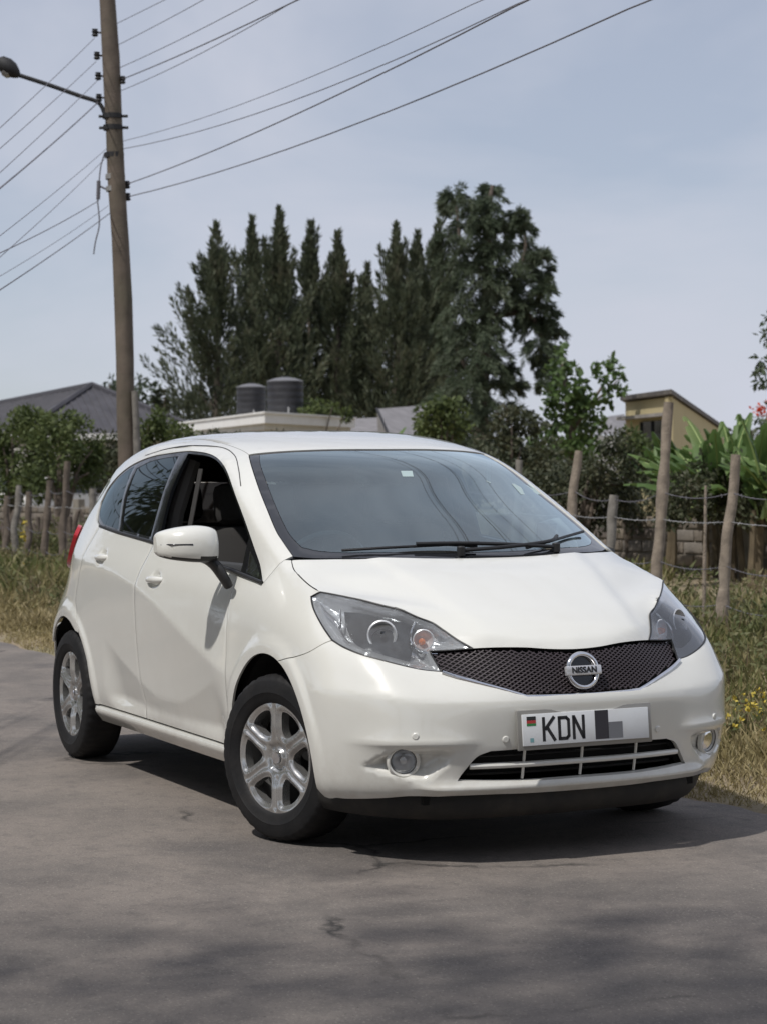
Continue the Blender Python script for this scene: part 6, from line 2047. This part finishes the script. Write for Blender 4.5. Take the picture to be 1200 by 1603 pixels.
sh = empty('low_grey_shed', at(570, 748, 75).to_2d().to_3d()); tag(sh, 'low shed with a flat grey roof edge between the tanks and the banana leaves', 'shed')
world_part(mesh_obj('roof', [p0, p1, p2, p3], [(0, 1, 2, 3)], RG, None, False), sh)
world_part(mesh_obj('wall', [(p3.x, p3.y, -.1), (p2.x, p2.y, -.1), p2-Vector((0, 0, .04)), p3-Vector((0, 0, .04))], [(0, 1, 2, 3)], MT['concrete'], None, False), sh)

# yellow building with a lean-to roof
D0 = 42
c0 = at(1050, 640, D0); c1 = at(978, 640, 45.0); c2 = at(1132, 690, 51)
yb = empty('yellow_building', (c0.x, c0.y, 0)); tag(yb, 'cream yellow building with a thin sloping roof rising above the banana plants', 'building')
zf = at(1050, 621, D0).z; zb = at(1132, 676, 51).z
vs = [(c1.x, c1.y, -.1), (c0.x, c0.y, -.1), (c2.x, c2.y, -.1), (c1.x, c1.y, zf), (c0.x, c0.y, zf), (c2.x, c2.y, zb)]
c3 = c1+c2-c0; vs += [(c3.x, c3.y, -.1), (c3.x, c3.y, zb)]
world_part(mesh_obj('wall', vs, [(0, 1, 4, 3), (1, 2, 5, 4), (2, 6, 7, 5), (6, 0, 3, 7)], MT['cream'], None, False), yb)
fx = (c0-c1); fx.z = 0; fl_ = fx.length; fx.normalize(); fy = (c2-c0); fy.z = 0; gl_ = fy.length; fy.normalize()
nf = Vector((fx.y, -fx.x, 0)); nf = nf if nf.dot(CAM-c0) > 0 else -nf
ns_ = Vector((fy.y, -fy.x, 0)); ns_ = ns_ if ns_.dot(CAM-c0) > 0 else -ns_
def P_(u, v, z): p = c1+fx*u+fy*v; return Vector((p.x, p.y, z))
sl = (zb-zf)/gl_
o0, o1 = -.22, fl_+.14
rf = [P_(o0, -.28, zf-sl*.28+.03), P_(o1, -.28, zf-sl*.28+.03), P_(o1, gl_+.3, zb+sl*.3+.03), P_(o0, gl_+.3, zb+sl*.3+.03)]
vs = [tuple(p) for p in rf]+[tuple(p+Vector((0, 0, .09))) for p in rf]
world_part(mesh_obj('roof', vs, [(3, 2, 1, 0), (4, 5, 6, 7), (0, 1, 5, 4), (1, 2, 6, 5), (2, 3, 7, 6), (3, 0, 4, 7)], pmat('dark roof edge', (.10, .09, .085), rough=.7, dirt=(.3, .27, .22), dirt_amt=.5, dscale=3), None, False), yb)
zl = at(1015, 652, D0+1.5).z
Rm = Matrix((fx, nf, Vector((0, 0, 1)))).transposed()
b = MB(); b.box(P_(fl_/2, 0, zl)+nf*.10, (fl_, .22, .07), rot=Rm); world_part(b.build('ledge', MT['concrete'], None, smooth=False), yb)
b = MB(); b.box(P_(fl_*.64, 0, zl-.42)+nf*.012, (fl_*.55, .05, .62), rot=Rm); w_ = world_part(b.build('window', MT['dark_win'], None, smooth=False), yb)
for t in (.40, .64, .88):
    b = MB(); b.box(P_(fl_*t, 0, zl-.42)+nf*.05, (.04, .04, .62), rot=Rm); world_part(b.build('window_bar', MT['iron'], None, smooth=False), yb)
b = MB(); b.box(P_(fl_-.06, 0, zf/2)+nf*.03, (.20, .10, zf), rot=Rm); world_part(b.build('corner_pillar', MT['cream'], None, smooth=False), yb)
# grey roof beyond it
r0, r1, r2, r3 = at(950, 652, 70), at(976, 648, 74), at(985, 680, 68), at(930, 680, 66)
gr = empty('distant_grey_house', at(955, 748, 70).to_2d().to_3d()); tag(gr, 'distant pale grey roof just left of the yellow building', 'house')
world_part(mesh_obj('roof', [r0, r1, r2, r3], [(0, 3, 2, 1)], RG, None, False), gr)
world_part(mesh_obj('wall', [(r3.x, r3.y, -.1), (r2.x, r2.y, -.1), r2-Vector((0, 0, .04)), r3-Vector((0, 0, .04))], [(0, 1, 2, 3)], MT['white_wall'], None, False), gr)

# ---- cars parked far behind the fence on the left
def far_car(label, px, D, yaw, m):
    c = at(px, 748, D); root = empty('parked_car', (c.x, c.y, .0), yaw); tag(root, label, 'car', 'cars parked far behind the fence')
    prof = [(-2.1, .35), (-2.12, .75), (-2.0, .92), (-1.2, .98), (1.0, .95), (1.9, .80), (2.1, .55), (2.1, .35)]
    prt = [(-1.75, .95), (-1.45, 1.38), (.25, 1.42), (1.0, .95)]
    def ext(pr, w0, w1, nm, mm, inset_top=0):
        n = len(pr); zs = [p[1] for p in pr]; z0, z1 = min(zs), max(zs); vs = []
        for s in (-1, 1):
            for x, z in pr: vs.append((x, s*(w0+(w1-w0)*(z-z0)/(z1-z0)), z))
        fs = [tuple(range(n)), tuple(range(2*n-1, n-1, -1))]+[(i, i+n, (i+1) % n+n, (i+1) % n) for i in range(n)]
        return mesh_obj(nm, vs, fs, mm, root, False)
    ext(prof, .86, .80, 'body', m); ext(prt, .78, .62, 'glasshouse', MT['dark_win'])
    ext([(-1.40, 1.385), (-1.35, 1.43), (.20, 1.46), (.26, 1.425)], .63, .60, 'roof', m)
    for x in (-1.35, 1.35):
        for s in (-1, 1):
            Mx = Matrix.Translation((x, s*.80, .32)) @ Matrix.Rotation(R(90), 4, 'X')
            MB().lathe([(.001, -.1), (.32, -.1), (.32, .1), (.2, .1), (.001, .08)], 20, Mx).build('wheel', MT['tyre'], root)
far_car('white car parked behind the fence just left of the hatchback tail', 122, 62, R(40), MT['white_trim'])
far_car('white car parked far behind the leftmost pickets', 14, 66, R(30), MT['white_trim'])
far_car('silver car parked behind the fence nearest to the hatchback rear pillar', 160, 60, R(75), MT['tin'])

# ---- utility pole with wires and street lamp
PD = 24.0
pole = empty('utility_pole', fd_at(211, PD, 0)); tag(pole, 'tall weathered wooden utility pole leaning slightly left with insulators', 'utility pole')
pb, pt = fd_at(211, PD, -.1), at(158, -200, PD)
def on_pole(py):
    # centre line of the pole at a picture height
    t = 0.0
    lo, hi = 0.0, 1.0
    for _ in range(40):
        t = (lo+hi)/2; p = pb.lerp(pt, t); v = p-CAM; y = 801.5-FOC*v.dot(_u)/v.dot(_d)
        if y > py: lo = t
        else: hi = t
    return pb.lerp(pt, t), .118-.030*t
o = post(pb, pt, .118, .088, MT['pole'], pole, .04, 'shaft')
stub = post(fd_at(219, PD-.1, -.1), at(211, 612, PD-.1), .045, .040, MT['oldpost'], None, .1, 'pale_stub'); stub.name = 'pale_stub'; world_part(stub, pole)  # thin pale post, stands in for the paler strip along the shaft
rgt = _r.copy(); rgt.z = 0; rgt.normalize()
INS = []
for px, py in ((149, 51), (152, 87), (154, 119), (155, 153), (192, 125), (199, 289), (200, 308)):
    c, r_ = on_pole(py); p = at(px, py, PD)
    sdn = -1 if px < 170 else 1
    q_ = c+rgt*sdn*(p-c).dot(rgt)*sdn; q_ = Vector((q_.x, q_.y, p.z))
    b = MB(); b.tube([c, q_], .012, n=6); world_part(b.build('bracket', MT['iron'], None), pole)
    MB_ = MB(); MB_.lathe([(.001, -.045), (.022, -.045), (.040, -.03), (.026, -.01), (.040, .012), (.026, .025), (.036, .04), (.001, .048)], 14, Matrix.Translation(q_)); world_part(MB_.build('insulator', MT['iron'], None), pole)
    INS.append(q_)
for py, mm in ((182, 'iron'), (200, 'iron'), (243, 'iron'), (277, 'tin'), (296, 'tin')):
    c, r_ = on_pole(py); b = MB(); b.lathe([(r_+.004, -.03), (r_+.014, -.028), (r_+.014, .028), (r_+.004, .03)], 20, Matrix.Translation(c)); world_part(b.build('band', MT[mm], None), pole)
    if py in (182, 200):
        b = MB(); b.tube([c-rgt*(r_+.06), c+rgt*(r_+.08)], .018, n=6); world_part(b.build('bolt', MT['iron'], None), pole)
b = MB(); cc_ = [at(x, y, PD) for x, y in ((164, 240), (158, 262), (155, 290), (153, 310), (156, 350), (150, 378), (147, 398))]; b.tube(crom(cc_, 5), .008, n=5); b.tube([at(154, 290, PD), at(168, 297, PD)], .012, n=5); b.tube([at(155, 283, PD), at(154, 312, PD)], .024, n=6)
world_part(b.build('loose_cable', MT['wire'], None), pole)
lamp = empty('street_lamp', at(160, 172, PD)); tag(lamp, 'black street lamp on a thin curved arm fixed to the utility pole', 'street lamp')
b = MB(); b.tube(crom([at(165, 180, PD), at(159, 166, PD), at(150, 158, PD), at(125, 150, PD), at(80, 134, PD), at(28, 117, PD)], 5), .026, n=8); world_part(b.build('arm', MT['iron'], None), lamp)
h0, h1 = at(30, 119, PD), at(-4, 92, PD); dv = (h1-h0).normalized(); Mx = Matrix.Translation(h0) @ dv.to_track_quat('Z', 'Y').to_matrix().to_4x4(); L = (h1-h0).length
b = MB(); b.lathe([(.03, 0), (.06, L*.12), (.095, L*.35), (.10, L*.6), (.075, L*.85), (.02, L)], 16, Mx, close=True); world_part(b.build('lamp_head', MT['iron'], None), lamp)
b = MB(); b.lathe([(.02, L*.25), (.075, L*.4), (.08, L*.6), (.03, L*.8)], 16, Matrix.Translation((0, 0, -.045)) @ Mx, close=True); world_part(b.build('lamp_glass', MT['tin'], None), lamp)

wires = [
 # start (px, py), end (px, py), end distance, radius, sag px, label
 ((181, 38), (262, -2), 21, .0052, 0, 'short overhead wire leaving the pole top to the upper right, uppermost'),
 ((184, 71), (322, -2), 20, .0052, 1, 'second overhead wire from the top going right'),
 ((188, 106), (410, -4), 18, .0055, 3, 'third overhead wire from the top going right'),
 ((192, 124), (470, -2), 17, .0085, 4, 'dark overhead wire going right from the upper right insulator'),
 ((190, 142), (474, -6), 17, .0052, 8, 'thin overhead wire hugging the dark one below the upper right insulator'),
 ((193, 221), (765, -6), 14, .0045, 22, 'faint overhead cable rising right from the middle of the pole'),
 ((193, 233), (838, -8), 14, .0060, 32, 'middle overhead cable rising right just below the faint one'),
 ((200, 288), (836, -6), 13, .0080, 18, 'dark overhead cable rising right from the lower right insulator pair, upper one'),
 ((201, 308), (1022, -4), 13, .0080, 30, 'lowest overhead cable, crossing the sky farthest to the right'),
 ((148, 60), (-6, 206), 17, .0052, 2, 'overhead wire going down left from the topmost left insulator'),
 ((151, 96), (-6, 238), 17, .0052, 2, 'overhead wire going down left from the second left insulator'),
 ((153, 126), (-6, 276), 17, .0052, 2, 'overhead wire going down left from the third left insulator'),
 ((154, 160), (-6, 300), 16, .0095, 3, 'thick dark overhead wire going down left from the fourth left insulator'),
 ((168, 232), (-6, 374), 16, .0045, 3, 'thin overhead cable going down left below the lamp arm'),
 ((168, 245), (-6, 408), 16, .0045, 4, 'second thin overhead cable below the lamp arm going left'),
 ((155, 314), (-6, 399), 16, .0065, 4, 'darker overhead cable leaving left from the loose cable box'),
 ((170, 322), (-6, 436), 18, .0040, 4, 'faint overhead cable leaving left between two darker cables'),
 ((172, 334), (-6, 458), 15, .0068, 3, 'lowest overhead cable going down left from the pole')]
for (ax_, ay_), (bx, by), D1, r_, sag, lb in wires:
    n = 26; P0 = at(ax_, ay_, PD); P1 = at(bx, by, D1)
    P1 = P0+(P1-P0)*1.6 if True else P1
    s_m = sag*D1/FOC
    pts = []
    for k in range(n+1):
        t = k/n; tt = t*2.3
        p = P0+(at(bx, by, D1)-P0)*tt; p.z -= s_m*4*tt*(1-tt) if tt < 1 else -s_m*4*tt*(tt-1)*1.0*0
        pts.append(p)
    o = MB().tube(pts, r_*.75, n=5).build('overhead_wire', MT['wire'], None)
    tag(o, lb, 'overhead wire', 'overhead wires on the utility pole')
